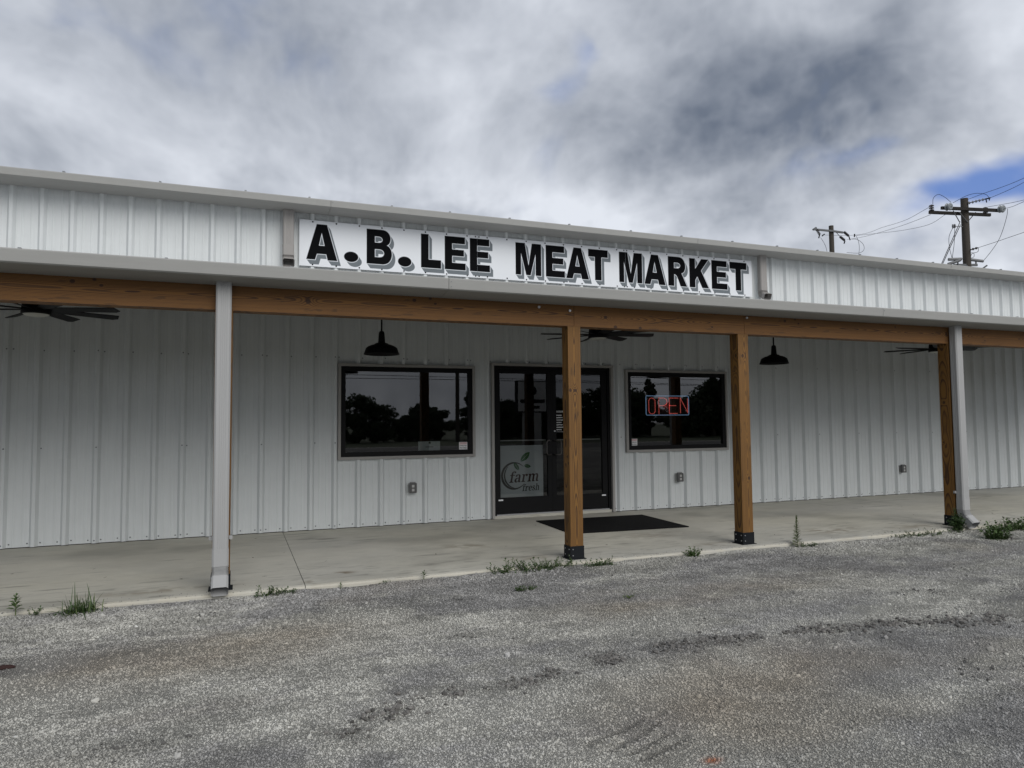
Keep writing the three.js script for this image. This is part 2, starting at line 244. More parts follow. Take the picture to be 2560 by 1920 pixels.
function slabPiece(x0, x1) {
  const g = prismX([[0.12, -0.2], [3.225, -0.2], [3.25, -0.05], [3.247, -0.02], [3.235, -0.006], [3.21, 0], [-0.145, 0.002], [-0.145, -0.2]], x0, x1), p = g.attributes.position, uv = g.attributes.uv;
  for (let i = 0; i < p.count; i++) uv.setXY(i, (p.getX(i) + 5) / 20, clamp(p.getZ(i) + (p.getY(i) < -0.03 ? -0.1 : 0), 0, 3.39) / 3.4);
  const s = mesh('slab_section', g, slabMat, walkway); return s;
}
slabPiece(-8.6, -4.206); slabPiece(-4.2, -0.343); slabPiece(-0.337, 11.0); slabPiece(11.006, 15.2);
mesh('joint_filler', [[-4.203], [-0.34], [11.003]].map(([x]) => box(x - 0.003, x + 0.003, -0.2, -0.008, -0.1, 3.22)), darkGap, walkway);

// ------------------------------------------------------------------ the building
const BX0 = -8.5, BX1 = 15.1, RIB = 0.3048, EAVE = 4.2;
const shop = thing('market_building', 'white ribbed metal market building with a deep timber post porch', 'building');
const openings = [[0.362, 2.222, 0.925, 2.163], [4.712, 6.582, 0.925, 2.163], [2.515, 4.455, -1, 2.225]];
function ribProfile(x) { // height of the sheet off the wall girts at distance x along it
  const d = Math.abs(x - Math.round(x / RIB) * RIB), f = Math.abs(d - RIB / 2);
  if (d < 0.017) return 0.043; if (d < 0.045) return 0.043 * (0.045 - d) / 0.028;
  return 0;
}
function panelSheet(xa, xb) {
  const bx = new Set([xa, xb]);
  for (let k = Math.floor(xa / RIB) - 1; k <= xb / RIB + 1; k++) for (const o of [-0.045, -0.017, 0.017, 0.045, 0.095, 0.101, 0.113, 0.119, 0.186, 0.192, 0.204, 0.21]) { const x = k * RIB + o; if (x > xa && x < xb) bx.add(x); }
  for (const o of openings) for (const x of [o[0], o[1]]) if (x > xa && x < xb) bx.add(x);
  const X = [...bx].sort((a, b) => a - b), Q = [];
  const zof = (x) => { const m = ((x % RIB) + RIB) % RIB; let z = ribProfile(x); if ((m > 0.0995 && m < 0.1145) || (m > 0.1905 && m < 0.2055)) z = 0.0035; return z; };
  for (let i = 0; i + 1 < X.length; i++) {
    const a = X[i], b = X[i + 1], mid = (a + b) / 2; let spans = [[0.012, EAVE - 0.03]];
    for (const o of openings) if (mid > o[0] && mid < o[1]) spans = spans.flatMap(([s, e]) => [[s, Math.min(e, o[2])], [Math.max(s, o[3]), e]].filter(([p, q]) => q - p > 0.01));
    for (const [s, e] of spans) Q.push([V(a, s, zof(a)), V(b, s, zof(b)), V(b, e, zof(b)), V(a, e, zof(a))]);
  }
  for (const o of openings) if (xa >= o[0] && xb <= o[1]) return [Q.filter((q) => q[0].y < o[2]), Q.filter((q) => q[0].y > o[2])].filter((q) => q.length).map(quads);
  return [quads(Q)];
}
for (let k = -28; k < 50; k += 3) { const a = Math.max(BX0, k * RIB + RIB), b = Math.min(BX1, (k + 3) * RIB + RIB); if (b > a) for (const g of panelSheet(a, b)) mesh('wall_panel', g.translate(0, 0, (k % 2) * 0.0012), wallMat, shop); }
{ // core wall behind the sheet with the openings left free, rear and end walls, floor, roof
  const c = [box(BX0, 0.362, 0, EAVE, -0.14, -0.012), box(2.222, 2.515, 0, EAVE, -0.14, -0.012), box(4.455, 4.712, 0, EAVE, -0.14, -0.012), box(6.582, BX1, 0, EAVE, -0.14, -0.012),
    box(0.362, 2.222, 0, 0.925, -0.14, -0.012), box(0.362, 2.222, 2.163, EAVE, -0.14, -0.012), box(4.712, 6.582, 0, 0.925, -0.14, -0.012), box(4.712, 6.582, 2.163, EAVE, -0.14, -0.012), box(2.515, 4.455, 2.225, EAVE, -0.14, -0.012)];
  mesh('wall_core', c, roomMat, shop);
  mesh('rear_wall', box(BX0, BX1, 0, EAVE, -9.2, -9.05), wallMat, shop);
  mesh('end_wall', box(BX0, BX0 + 0.12, 0, EAVE, -9.05, -0.14), wallMat, shop); mesh('end_wall', box(BX1 - 0.12, BX1, 0, EAVE, -9.05, -0.14), wallMat, shop);
  mesh('shop_floor', box(BX0 + 0.12, BX1 - 0.12, -0.2, 0.005, -9.05, -0.15), roomMat, shop);
  mesh('shop_partition', box(BX0 + 0.2, BX1 - 0.2, 0.006, EAVE - 0.1, -4.2, -4.1), roomMat, shop);
  mesh('roof', [prismX([[0.3, 4.185], [0.3, 4.235], [-4.6, 4.9], [-9.4, 4.235], [-9.4, 4.185], [-4.6, 4.85]], BX0 - 0.15, BX1 + 0.15)], roofMat, shop);
  mesh('shop_ceiling', box(BX0 + 0.12, BX1 - 0.12, EAVE - 0.02, EAVE, -9.05, -0.15), roomMat, shop);
}
{ // gutters in lengths, butted with a dark seam
  const upper = [[0.245, 4.245], [0.405, 4.252], [0.412, 4.24], [0.405, 4.168], [0.392, 4.16], [0.034, 4.158], [0.034, 4.17], [0.38, 4.172], [0.392, 4.235], [0.245, 4.233]];
  const lower = [[3.30, 2.685], [3.42, 2.69], [3.428, 2.68], [3.424, 2.59], [3.412, 2.58], [3.137, 2.556], [3.137, 2.568], [3.4, 2.592], [3.412, 2.675], [3.30, 2.673]];
  const cut = (prof, seams, name) => { let a = BX0 - 0.15; for (const s of [...seams, BX1 + 0.15]) { mesh(name, prismX(prof, a, s - 0.002), gutterMat, shop); a = s + 0.002; } };
  cut(upper, [-6.0, 0.19, 5.83, 11.475], 'eave_gutter'); cut(lower, [-4.5, 0.883, 6.215, 11.6], 'porch_gutter');
  const st = []; for (let x = BX0 + 0.1; x < BX1; x += 0.92) { const q = x + 0.2 * hash3(Math.round(x * 10), 1, 1); st.push(box(q, q + 0.025, 4.253, 4.272, 0.36, 0.395)); if (hash3(Math.round(x * 10), 2, 1) > 0.4) st.push(box(q + 0.35, q + 0.372, 2.691, 2.702, 3.37, 3.4)); }
  mesh('gutter_strap', st, screwMat, shop).userData.kind = 'stuff';
  const rv = []; for (const [x, y, z] of [[0.905, 2.655, 3.428], [0.905, 2.61, 3.426], [0.215, 4.22, 0.412], [6.235, 2.655, 3.428], [11.49, 4.21, 0.412]]) { const g = cyl(0.005, 0.005, 0.005, 8); g.rotateX(Math.PI / 2); rv.push(g.translate(x, y, z)); }
  mesh('gutter_rivet', rv, screwMat, shop).userData.kind = 'stuff';
}
{ // porch roof and its underside
  mesh('porch_roof', [prismX([[3.41, 2.66], [3.41, 2.67], [0.034, 3.29], [0.034, 3.28]], BX0, BX1)], roofMat, shop);
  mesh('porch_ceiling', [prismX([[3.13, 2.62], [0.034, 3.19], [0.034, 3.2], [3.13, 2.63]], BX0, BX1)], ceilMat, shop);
  let x = BX0, n = 0; for (const s of [-4.3, -1.01, 2.288, 4.423, 7.73, 11.05, BX1]) { mesh('beam', grainBox(x + (n ? 0.002 : 0), s - 0.002, 2.343, 2.556, 2.988, 3.133, 0, 4, 0.28, 3.6, [0, 2, 2, 0, 2, 0, 2][n], n * 0.53), beamMat, shop); x = s; n++; }
  const bolts = []; for (const [bx, by] of [[2.24, 2.5], [4.46, 2.53], [1.9, 2.52]]) { const g = cyl(0.012, 0.014, 0.012, 10); g.rotateX(Math.PI / 2); bolts.push(g.translate(bx, by, 3.139)); }
  for (const b of bolts) mesh('bolt', b, galv, shop);
  const joists = []; for (let q = BX0 + 0.3; q < BX1; q += 0.61) joists.push(q);
}
[[-4.3, 0], [-1.01, 1], [2.288, 2], [4.402, 3], [7.73, 4], [11.05, 5], [14.4, 6]].forEach(([x, n]) => {
  const p = mesh('porch_post', grainBox(x - 0.07, x + 0.07, 0.012, 2.343, 2.99, 3.13, 1, 6, 0.15, 2.6, [0, 0, 2, 4, 0, 2, 4][n], n * 0.41), postMat, shop);
  const b = [box(x - 0.076, x + 0.076, 0.006, 0.13, 3.131, 3.136), box(x - 0.076, x - 0.0705, 0.006, 0.13, 2.984, 3.1305), box(x + 0.0705, x + 0.076, 0.006, 0.13, 2.984, 3.1305), box(x - 0.095, x + 0.095, 0, 0.006, 2.97, 3.15)];
  mesh('post_base', b, steelBlack, p);
  const s = []; for (const [u, w] of [[-0.05, 0.1], [-0.05, 0.04]]) { const g = cyl(0.006, 0.006, 0.006, 8); g.rotateX(Math.PI / 2); s.push(g.translate(x + u, w, 3.139)); const h = cyl(0.006, 0.006, 0.006, 8); h.rotateZ(Math.PI / 2); s.push(h.translate(x - 0.079, w, 3.02), h.clone().translate(0, 0, 0.09)); }
  for (const g of s) mesh('screw', g, galv, p);
});
// downspouts: a ribbed rectangular pipe swept down and out through a crimped elbow
function section(w, d, ribs) { // closed outline in local (x, n)
  const P = [], r = 0.014, side = (ax, ay, bx, by, n, nx, ny) => { const len = Math.hypot(bx - ax, by - ay); for (let i = 0; i <= n; i++) { const t = i / n, m = ribs && i > 1 && i < n - 1 && i % 2 ? -0.0028 : 0; P.push([ax + (bx - ax) * t + nx * m, ay + (by - ay) * t + ny * m]); } };
  side(-w / 2 + r, d / 2, w / 2 - r, d / 2, 12, 0, 1); side(w / 2, d / 2 - r, w / 2, -d / 2 + r, 8, 1, 0); side(w / 2 - r, -d / 2, -w / 2 + r, -d / 2, 12, 0, -1); side(-w / 2, -d / 2 + r, -w / 2, d / 2 - r, 8, -1, 0); return P;
}
function sweep(path, sec) { // path of {y,z,a,s}: a = bend from straight down towards +z, s = scale
  const pos = [], uv = [], n = sec.length; const rings = path.map(({ y, z, a, s }) => sec.map(([u, v]) => V(u * s, y + v * s * Math.sin(a), z + v * s * Math.cos(a))));
  const Q = []; for (let i = 0; i + 1 < rings.length; i++) for (let k = 0; k < n; k++) { const l = (k + 1) % n; Q.push([rings[i][k], rings[i + 1][k], rings[i + 1][l], rings[i][l]]); }
  return quads(Q);
}
function spoutPath(yTop, yBend, z, R, bend, tail) {
  const P = [{ y: yTop, z, a: 0, s: 1 }, { y: yBend + 0.14, z, a: 0, s: 1 }];
  const E = [{ y: yBend + 0.142, z, a: 0, s: 1.05 }, { y: yBend, z, a: 0, s: 1.05 }]; const N = 16;
  for (let i = 0; i <= N; i++) { const a = bend * i / N; E.push({ y: yBend - R * Math.sin(a), z: z + R * (1 - Math.cos(a)), a, s: i % 2 ? 0.93 : 1.06 }); }
  const e = E[E.length - 1]; E.push({ y: e.y - tail * Math.cos(bend), z: e.z + tail * Math.sin(bend), a: bend, s: 1.06 }); return [P, E];
}
function downspout(x, yTop, yBend, z, R, bend, tail, w, d, mat, straps) {
  const [P, E] = spoutPath(yTop, yBend, z, R, bend, tail), m = mesh('downspout', sweep(P, section(w, d, true)), mat, shop); m.position.x = x;
  mesh('elbow', sweep(E, section(w, d, false)), mat, m);
  for (const y of straps) for (const q of [box(-w / 2 - 0.03, -w / 2 - 0.004, y, y + 0.03, z - d / 2 - 0.004, z - d / 2 + 0.02), box(w / 2 + 0.004, w / 2 + 0.03, y, y + 0.03, z - d / 2 - 0.004, z - d / 2 + 0.02)]) mesh('strap', q, mat, m);
  return m;
}
downspout(-1.013, 2.566, 0.215, 3.192, 0.14, 0.85, 0.12, 0.122, 0.105, spoutMat, [0.42]);
downspout(7.733, 2.566, 0.215, 3.192, 0.14, 0.85, 0.12, 0.122, 0.105, spoutMat, [0.42]);
downspout(-0.31, 4.157, 3.56, 0.098, 0.1, 1.15, 0.07, 0.135, 0.1, spoutTaupe, []);
downspout(7.345, 4.157, 3.56, 0.098, 0.1, 1.15, 0.07, 0.135, 0.1, spoutTaupe, []);

{ // screw heads of the wall sheets, and the dark gap under them
  const s = [], head = new THREE.SphereGeometry(0.0085, 8, 5); const add = (x, y, z) => { for (const o of openings) if (x > o[0] - 0.03 && x < o[1] + 0.03 && y > o[2] - 0.03 && y < o[3] + 0.03) return; s.push(head.clone().scale(1, 1, 0.55).translate(x, y, z)); };
  const R = rng(77);
  for (let k = -11; k < 46; k++) {
    const x = k * RIB, lap = ((k % 3) + 3) % 3 === 1, j = () => (R() - 0.5) * 0.012;
    for (const y of [0.05]) { add(x - 0.066 + j(), y + j(), 0.001); add(x + 0.066 + j(), y + j(), 0.001); if (lap) add(x, y + j(), 0.044); }
    add(x + 0.055 + j(), 2.262 + j(), 0.001); if (lap) { add(x - 0.0 + j(), 2.268 + j(), 0.044); add(x, 1.13 + j(), 0.044); }
    if (k % 5 === 0) add(x + 0.05, 1.13 + j(), 0.001);
  }
  mesh('wall_screws', s, screwMat, shop).userData.kind = 'stuff';
}
// windows
function bars(x0, x1, y0, y1, w, z0, z1) { return [box(x0, x0 + w, y0, y1, z0, z1), box(x1 - w, x1, y0, y1, z0, z1), box(x0 + w, x1 - w, y0, y0 + w, z0, z1), box(x0 + w, x1 - w, y1 - w, y1, z0, z1)]; }
for (const [x0, x1, lab] of [[0.34, 2.242, 'wide dark window left of the door'], [4.694, 6.603, 'wide dark window right of the door with the lit sign behind it']]) {
  const w = new THREE.Group(); w.name = 'window'; w.userData.label = lab; shop.add(w);
  mesh('window_trim', bars(x0, x1, 0.902, 2.182, 0.036, -0.014, 0.052), trimMat, w);
  mesh('window_frame', bars(x0 + 0.0365, x1 - 0.0325, 0.9385, 2.1455, 0.062, -0.06, 0.03), bronze, w);
  mesh('window_pane', box(x0 + 0.09, x1 - 0.085, 0.99, 2.095, -0.0005, 0.0005).scale(1, 1, 1), glassMat, w).geometry = new THREE.PlaneGeometry(x1 - x0 - 0.175, 1.115).translate((x0 + x1 + 0.005) / 2, 1.543, 0.0);
}
{ // double door
  mesh('door_trim', [box(2.492, 2.53, 0.01, 2.236, -0.012, 0.05), box(4.437, 4.476, 0.01, 2.236, -0.012, 0.05), box(2.531, 4.436, 2.2, 2.236, -0.012, 0.05)], trimMat, shop);
  mesh('door_frame', [box(2.531, 2.574, 0.045, 2.199, -0.14, 0.0), box(4.394, 4.436, 0.045, 2.199, -0.14, 0.0), box(2.574, 4.394, 2.158, 2.199, -0.14, 0.0)], bronze, shop);
  mesh('threshold', box(2.574, 4.394, 0.046, 0.062, -0.14, 0.01), galv, shop);
  mesh('door_sill', box(2.531, 4.436, 0.003, 0.045, -0.15, 0.012), slabMat, shop);
  for (const [a, b, gl, gr, s, lab] of [[2.577, 3.461, 2.64, 3.39, -1, 'left leaf of the black glazed double door'], [3.464, 4.391, 3.535, 4.302, 1, 'right leaf of the black glazed double door']]) {
    const d = new THREE.Group(); d.name = 'door_leaf'; d.userData.label = lab; shop.add(d);
    mesh('door_rails', [box(a, gl, 0.066, 2.155, -0.065, -0.02), box(gr, b, 0.066, 2.155, -0.065, -0.02), box(gl, gr, 0.066, 0.294, -0.065, -0.02), box(gl, gr, 2.094, 2.155, -0.065, -0.02)], bronze, d);
    mesh('door_pane', new THREE.PlaneGeometry(gr - gl, 1.8).translate((gl + gr) / 2, 1.194, -0.04), doorGlass, d);
    const hx = s < 0 ? 3.43 : 3.497, ox = s < 0 ? 3.35 : 3.578, z = 0.045;
    mesh('handle', tube([V(hx, 1.105, -0.03), V(hx, 1.105, 0.02), V(mix(hx, ox, 0.3), 1.107, z), V(mix(hx, ox, 0.8), 1.107, z), V(ox, 1.085, z), V(ox, 1.0, z), V(ox, 0.92, z), V(mix(hx, ox, 0.8), 0.898, z), V(mix(hx, ox, 0.3), 0.898, z), V(hx, 0.9, 0.02), V(hx, 0.9, -0.03)], 0.009, 8, 60), std(0.09, 0.085, 0.08, 0.3, 0.8), d);
    mesh('push_bar', [box(gl + 0.003, gr - 0.003, 1.105, 1.122, -0.105, -0.085)], std(0.55, 0.54, 0.52, 0.4), d);
    mesh('maker_tag', box(s < 0 ? a + 0.03 : b - 0.11, s < 0 ? a + 0.1 : b - 0.04, 0.252, 0.272, -0.019, -0.017), std(0.75, 0.76, 0.78, 0.5), d);
    if (s > 0) {
      const c = cyl(0.012, 0.012, 0.012, 14); c.rotateX(Math.PI / 2); mesh('lock_cylinder', c.translate(3.505, 1.245, -0.014), galv, d);
      const cv = document.createElement('canvas'); cv.width = 256; cv.height = 512; const x = cv.getContext('2d'); x.clearRect(0, 0, 256, 512); x.fillStyle = '#e8eaea'; x.font = 'bold 52px sans-serif'; x.fillText('HOURS', 8, 54);
      x.lineWidth = 2; for (let k = 0; k < 7; k++) { const y = 100 + k * 48; let q = 8; const R = rng(k + 4); while (q < 120 + (k % 3) * 20) { const w = 6 + R() * 9; x.fillRect(q, y, w, 15 + R() * 8); q += w + 4; } } x.fillRect(8, 440, 200, 5);
      const t = new THREE.CanvasTexture(cv); t.colorSpace = THREE.SRGBColorSpace; const hm = std(1, 1, 1, 0.6, 0, { map: t, alphaMap: null, transparent: true, alphaTest: 0.4 });
      mesh('hours_lettering', new THREE.PlaneGeometry(0.19, 0.38).translate(3.635, 1.37, -0.036), hm, d);
    }
  }
}

// ------------------------------------------------------------------ shop sign
{
  const SX = -0.17, SW = 7.335, SY = 3.455, SH = 0.615, K = 2048 / SW, cv = document.createElement('canvas'); cv.width = 2048; cv.height = Math.round(SH * K);
  const c = cv.getContext('2d'); c.fillStyle = '#e9ebec'; c.fillRect(0, 0, 2048, cv.height);
  const b = 3.545, t = 4.022, m = 3.79; // base, cap, middle
  const X = (x) => (x - SX) * K, Y = (y) => (SY + SH - y) * K;
  const poly = (...loops) => (g) => { for (const L of loops) { L.forEach(([x, y], i) => i ? g.lineTo(X(x), Y(y)) : g.moveTo(X(x), Y(y))); g.closePath(); } };
  const A = (l, r) => { const w = r - l, q = (f) => l + w * f; return poly([[l, b], [q(0.33), t], [q(0.66), t], [r, b], [q(0.69), b], [q(0.64), b + 0.08], [q(0.34), b + 0.08], [q(0.28), b]], [[q(0.4), b + 0.19], [q(0.49), t - 0.11], [q(0.59), b + 0.19]]); };
  const E = (l, r) => { const s = l + 0.108; return poly([[l, b], [l, t], [r - 0.008, t], [r - 0.008, t - 0.1], [s, t - 0.1], [s, m + 0.045], [r - 0.025, m + 0.045], [r - 0.025, m - 0.045], [s, m - 0.045], [s, b + 0.098], [r, b + 0.098], [r, b]]); };
  const M = (l, r) => { const w = r - l, q = (f) => l + w * f; return poly([[l, b], [l, t], [q(0.36), t], [q(0.5), b + 0.14], [q(0.64), t], [r, t], [r, b], [q(0.78), b], [q(0.78), t - 0.15], [q(0.58), b], [q(0.41), b], [q(0.21), t - 0.15], [q(0.21), b]]); };
  const T = (l, r) => { const k = (l + r) / 2; return poly([[l, t], [r, t], [r, t - 0.116], [k + 0.056, t - 0.116], [k + 0.056, b], [k - 0.056, b], [k - 0.056, t - 0.116], [l, t - 0.116]]); };
  const dot = (x, y) => (g) => { g.moveTo(X(x + 0.094), Y(y)); g.ellipse(X(x), Y(y), 0.094 * K, 0.07 * K, 0, 0, Math.PI * 2); g.closePath(); };
  const Bl = (l, r) => (g) => {
    const s = l + 0.11, v = (x, y) => g.lineTo(X(x), Y(y)), bz = (a, y1, c2, y2, e, y3) => g.bezierCurveTo(X(a), Y(y1), X(c2), Y(y2), X(e), Y(y3));
    g.moveTo(X(l), Y(b)); v(l, t); v(l + 0.2, t); bz(r, t + 0.005, r + 0.01, m + 0.05, r - 0.075, m + 0.02); bz(r + 0.03, m - 0.01, r + 0.03, b - 0.01, l + 0.2, b); g.closePath();
    g.moveTo(X(s), Y(t - 0.095)); v(s, m + 0.05); v(s + 0.05, m + 0.05); bz(s + 0.125, m + 0.05, s + 0.125, t - 0.095, s + 0.05, t - 0.095); g.closePath();
    g.moveTo(X(s), Y(m - 0.04)); v(s, b + 0.095); v(s + 0.06, b + 0.095); bz(s + 0.15, b + 0.095, s + 0.15, m - 0.04, s + 0.06, m - 0.04); g.closePath();
  };
  const Rl = (l, r) => (g) => {
    const s = l + 0.112, v = (x, y) => g.lineTo(X(x), Y(y)), bz = (a, y1, c2, y2, e, y3) => g.bezierCurveTo(X(a), Y(y1), X(c2), Y(y2), X(e), Y(y3));
    g.moveTo(X(l), Y(b)); v(l, t); v(l + 0.2, t); bz(r + 0.01, t, r + 0.01, m - 0.02, r - 0.1, m - 0.03); v(r + 0.005, b); v(r - 0.12, b); bz(r - 0.17, b + 0.12, r - 0.18, b + 0.19, s, b + 0.19); v(s, b); g.closePath();
    g.moveTo(X(s), Y(t - 0.095)); v(s, m + 0.045); v(s + 0.06, m + 0.045); bz(s + 0.14, m + 0.045, s + 0.14, t - 0.095, s + 0.06, t - 0.095); g.closePath();
  };
  const Kl = (l, r) => { const s = l + 0.112; return poly([[l, b], [l, t], [s, t], [s, m + 0.06], [r - 0.14, t], [r + 0.0, t], [r - 0.15, m + 0.04], [r, b], [r - 0.13, b], [r - 0.225, m - 0.06], [s, b + 0.12], [s, b]]); };
  const Ll = (l, r) => poly([[l, b], [l, t], [l + 0.108, t], [l + 0.108, b + 0.118], [r, b + 0.118], [r, b]]);
  const glyphs = [A(-0.08, 0.318), dot(0.501, 3.617), Bl(0.708, 1.055), dot(1.23, 3.607), Ll(1.461, 1.748), E(1.803, 2.11), E(2.175, 2.478), M(2.878, 3.287), E(3.363, 3.676), A(3.698, 4.082), T(4.074, 4.412), M(4.611, 5.024), A(5.062, 5.454), Rl(5.506, 5.858), Kl(5.912, 6.288), E(6.346, 6.66), T(6.711, 7.058)];
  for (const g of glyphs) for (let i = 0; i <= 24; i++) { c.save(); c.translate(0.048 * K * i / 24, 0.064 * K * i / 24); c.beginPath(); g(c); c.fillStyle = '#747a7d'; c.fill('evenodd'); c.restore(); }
  for (const g of glyphs) { c.beginPath(); g(c); c.strokeStyle = '#e6e8ea'; c.lineWidth = 5; c.lineJoin = 'miter'; c.stroke(); c.fillStyle = '#07080b'; c.fill('evenodd'); }
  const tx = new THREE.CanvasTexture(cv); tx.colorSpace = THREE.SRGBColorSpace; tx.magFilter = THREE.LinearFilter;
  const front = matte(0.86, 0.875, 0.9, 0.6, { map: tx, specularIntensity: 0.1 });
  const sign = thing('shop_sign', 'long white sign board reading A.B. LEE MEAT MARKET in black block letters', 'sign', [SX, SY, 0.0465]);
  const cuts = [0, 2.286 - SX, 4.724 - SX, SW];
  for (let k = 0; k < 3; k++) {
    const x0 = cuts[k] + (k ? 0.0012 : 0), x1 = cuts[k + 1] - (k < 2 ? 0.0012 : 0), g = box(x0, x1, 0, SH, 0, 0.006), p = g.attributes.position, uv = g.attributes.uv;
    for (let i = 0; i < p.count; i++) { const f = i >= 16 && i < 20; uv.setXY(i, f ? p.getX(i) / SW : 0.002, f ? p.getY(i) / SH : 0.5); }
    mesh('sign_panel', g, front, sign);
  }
  const sc = [], hd = new THREE.SphereGeometry(0.0105, 8, 6).scale(1, 1, 0.6);
  for (let k = 0; k < 24; k++) for (const y of [0.022, SH - 0.022]) sc.push(hd.clone().translate(k * RIB - SX, y, 0.008));
  for (const x of cuts.slice(1, 3)) for (const y of [0.022, SH - 0.022]) for (const s of [-0.026, 0.026]) sc.push(hd.clone().translate(x + s, y, 0.008));
  mesh('screw', sc, blackMetal, sign).userData.kind = 'stuff';
}

// ------------------------------------------------------------------ ceiling fans and barn lamps
const fan = thing('ceiling_fan', 'black eight blade ceiling fan above the leftmost porch bay', 'ceiling fan', [-2.74, 2.5, 1.5], 'black ceiling fans under the porch');
{
  mesh('motor_housing', new THREE.LatheGeometry([[0.001, 0.215], [0.098, 0.215], [0.103, 0.2], [0.124, 0.02], [0.128, -0.01], [0.128, -0.03], [0.118, -0.034]].map(([r, y]) => new THREE.Vector2(r, y)), 32), blackMetal, fan);
  mesh('ceiling_mount', cyl(0.05, 0.07, 0.24, 20).translate(0, 0.335, 0), blackMetal, fan);
  mesh('light_lens', new THREE.LatheGeometry([[0.001, -0.056], [0.05, -0.054], [0.09, -0.047], [0.112, -0.033]].map(([r, y]) => new THREE.Vector2(r, y)), 32), std(0.4, 0.4, 0.37, 0.5), fan);
  for (let k = 0; k < 8; k++) {
    const s = new THREE.Shape([[0.11, -0.028], [0.2, -0.05], [0.74, -0.058], [0.765, 0.03], [0.72, 0.058], [0.2, 0.045], [0.11, 0.028]].map(([x, y]) => new THREE.Vector2(x, y)));
    const g = new THREE.ExtrudeGeometry(s, { depth: 0.007, bevelEnabled: false }); g.rotateX(-Math.PI / 2); g.rotateX(-0.24); g.rotateY(THREE.MathUtils.degToRad(-15 + 45 * k)); mesh('blade', g.translate(0, 0.012, 0), blackMetal, fan);
  }
}
for (const [x, y, lab, turn] of [[3.44, 2.485, 'black eight blade ceiling fan behind the post in front of the door', 0.06], [9.6, 2.485, 'black eight blade ceiling fan behind the right downspout', 0.12]]) { const f = fan.clone(); f.name = numbered('ceiling_fan'); f.position.set(x, y, 1.5); f.rotation.y = turn; f.userData = { ...fan.userData, label: lab }; scene.add(f); }
const lamp = thing('pendant_lamp', 'black barn style pendant lamp hanging over the left window', 'pendant lamp', [0.637, 2.166, 1.5], 'black barn lamps under the porch');
{
  mesh('lamp_shade', new THREE.LatheGeometry([[0.2, 0.0], [0.206, 0.004], [0.2, 0.01], [0.19, 0.035], [0.178, 0.072], [0.155, 0.09], [0.12, 0.106], [0.085, 0.115], [0.07, 0.128], [0.045, 0.134], [0.04, 0.14], [0.036, 0.2], [0.032, 0.25], [0.022, 0.268], [0.001, 0.27]].map(([r, y]) => new THREE.Vector2(r, y)), 40), blackMetal, lamp);
  mesh('stem', cyl(0.01, 0.01, 0.54, 12).translate(0, 0.53, 0), blackMetal, lamp);
  mesh('canopy', cyl(0.06, 0.065, 0.03, 20).translate(0, 0.775, 0), blackMetal, lamp);
  mesh('bulb', new THREE.SphereGeometry(0.045, 16, 12).translate(0, 0.07, 0), std(0.55, 0.54, 0.5, 0.3), lamp);
}
{ const l = lamp.clone(); l.name = numbered('pendant_lamp'); l.position.set(6.29, 2.184, 1.5); l.userData = { ...lamp.userData, label: 'black barn style pendant lamp hanging right of the third timber post' }; scene.add(l); }

// ------------------------------------------------------------------ outlets, mat, poster, stickers, open sign
function outlet(x, y, lab) {
  const o = thing('outlet_box', lab, 'outlet', [x, y, 0.0], 'weatherproof outlets low on the porch wall');
  mesh('back_box', box(-0.05, 0.05, -0.06, 0.06, 0.002, 0.05), std(0.34, 0.34, 0.33, 0.5), o);
  const r = new THREE.Shape(); r.moveTo(-0.042, -0.062); r.lineTo(0.042, -0.062); r.lineTo(0.046, -0.05); r.lineTo(0.046, 0.05); r.lineTo(0.042, 0.062); r.lineTo(-0.042, 0.062); r.lineTo(-0.046, 0.05); r.lineTo(-0.046, -0.05);
  mesh('bubble_cover', new THREE.ExtrudeGeometry(r, { depth: 0.035, bevelEnabled: true, bevelSize: 0.006, bevelThickness: 0.006, bevelSegments: 2 }).translate(0, 0, 0.056), std(0.11, 0.11, 0.11, 0.15), o);
  mesh('cover_hinge', box(-0.038, 0.038, 0.068, 0.08, 0.05, 0.075), std(0.2, 0.2, 0.2, 0.5), o);
  for (const yy of [0.026, -0.026]) mesh('socket', box(-0.018, 0.016, yy - 0.017, yy + 0.017, 0.0965, 0.0985), std(0.42, 0.42, 0.41, 0.4), o);
  return o;
}
outlet(1.335, 0.5, 'grey weatherproof outlet box under the left window'); outlet(5.63, 0.49, 'grey weatherproof outlet box under the right window'); outlet(10.46, 0.47, 'grey weatherproof outlet box near the right downspout, rightmost of three');
{
  const t = tex8(256, 256, (i, j, o) => { const f = (i % 16 < 3 || j % 16 < 3) ? 0.004 : 0.008; o[0] = o[1] = f * (0.8 + 0.5 * hash3(i, j, 2)); o[2] = o[0] * 1.05; if (hash3(i >> 1, j >> 1, 9) > 0.9985) o[0] = o[1] = o[2] = 0.12; });
  const s = new THREE.Shape([[2.985, -0.47], [4.64, -0.53], [4.56, -1.79], [2.93, -1.675]].map(([x, z]) => new THREE.Vector2(x - 3.78, z)));
  const g = new THREE.ExtrudeGeometry(s, { depth: 0.01, bevelEnabled: true, bevelSize: 0.004, bevelThickness: 0.002, bevelSegments: 1 }); g.rotateX(-Math.PI / 2); const uv = g.attributes.uv; for (let i = 0; i < uv.count; i++) uv.setXY(i, uv.getX(i) / 0.4, uv.getY(i) / 0.4);
  const m = mesh('doormat', g, matte(1, 1, 1, 0.9, { map: t, bumpMap: t, bumpScale: 0.002 })); m.position.set(3.78, 0.003, 0); tag(m, 'large black rubber doormat on the concrete before the double door', 'doormat');
}
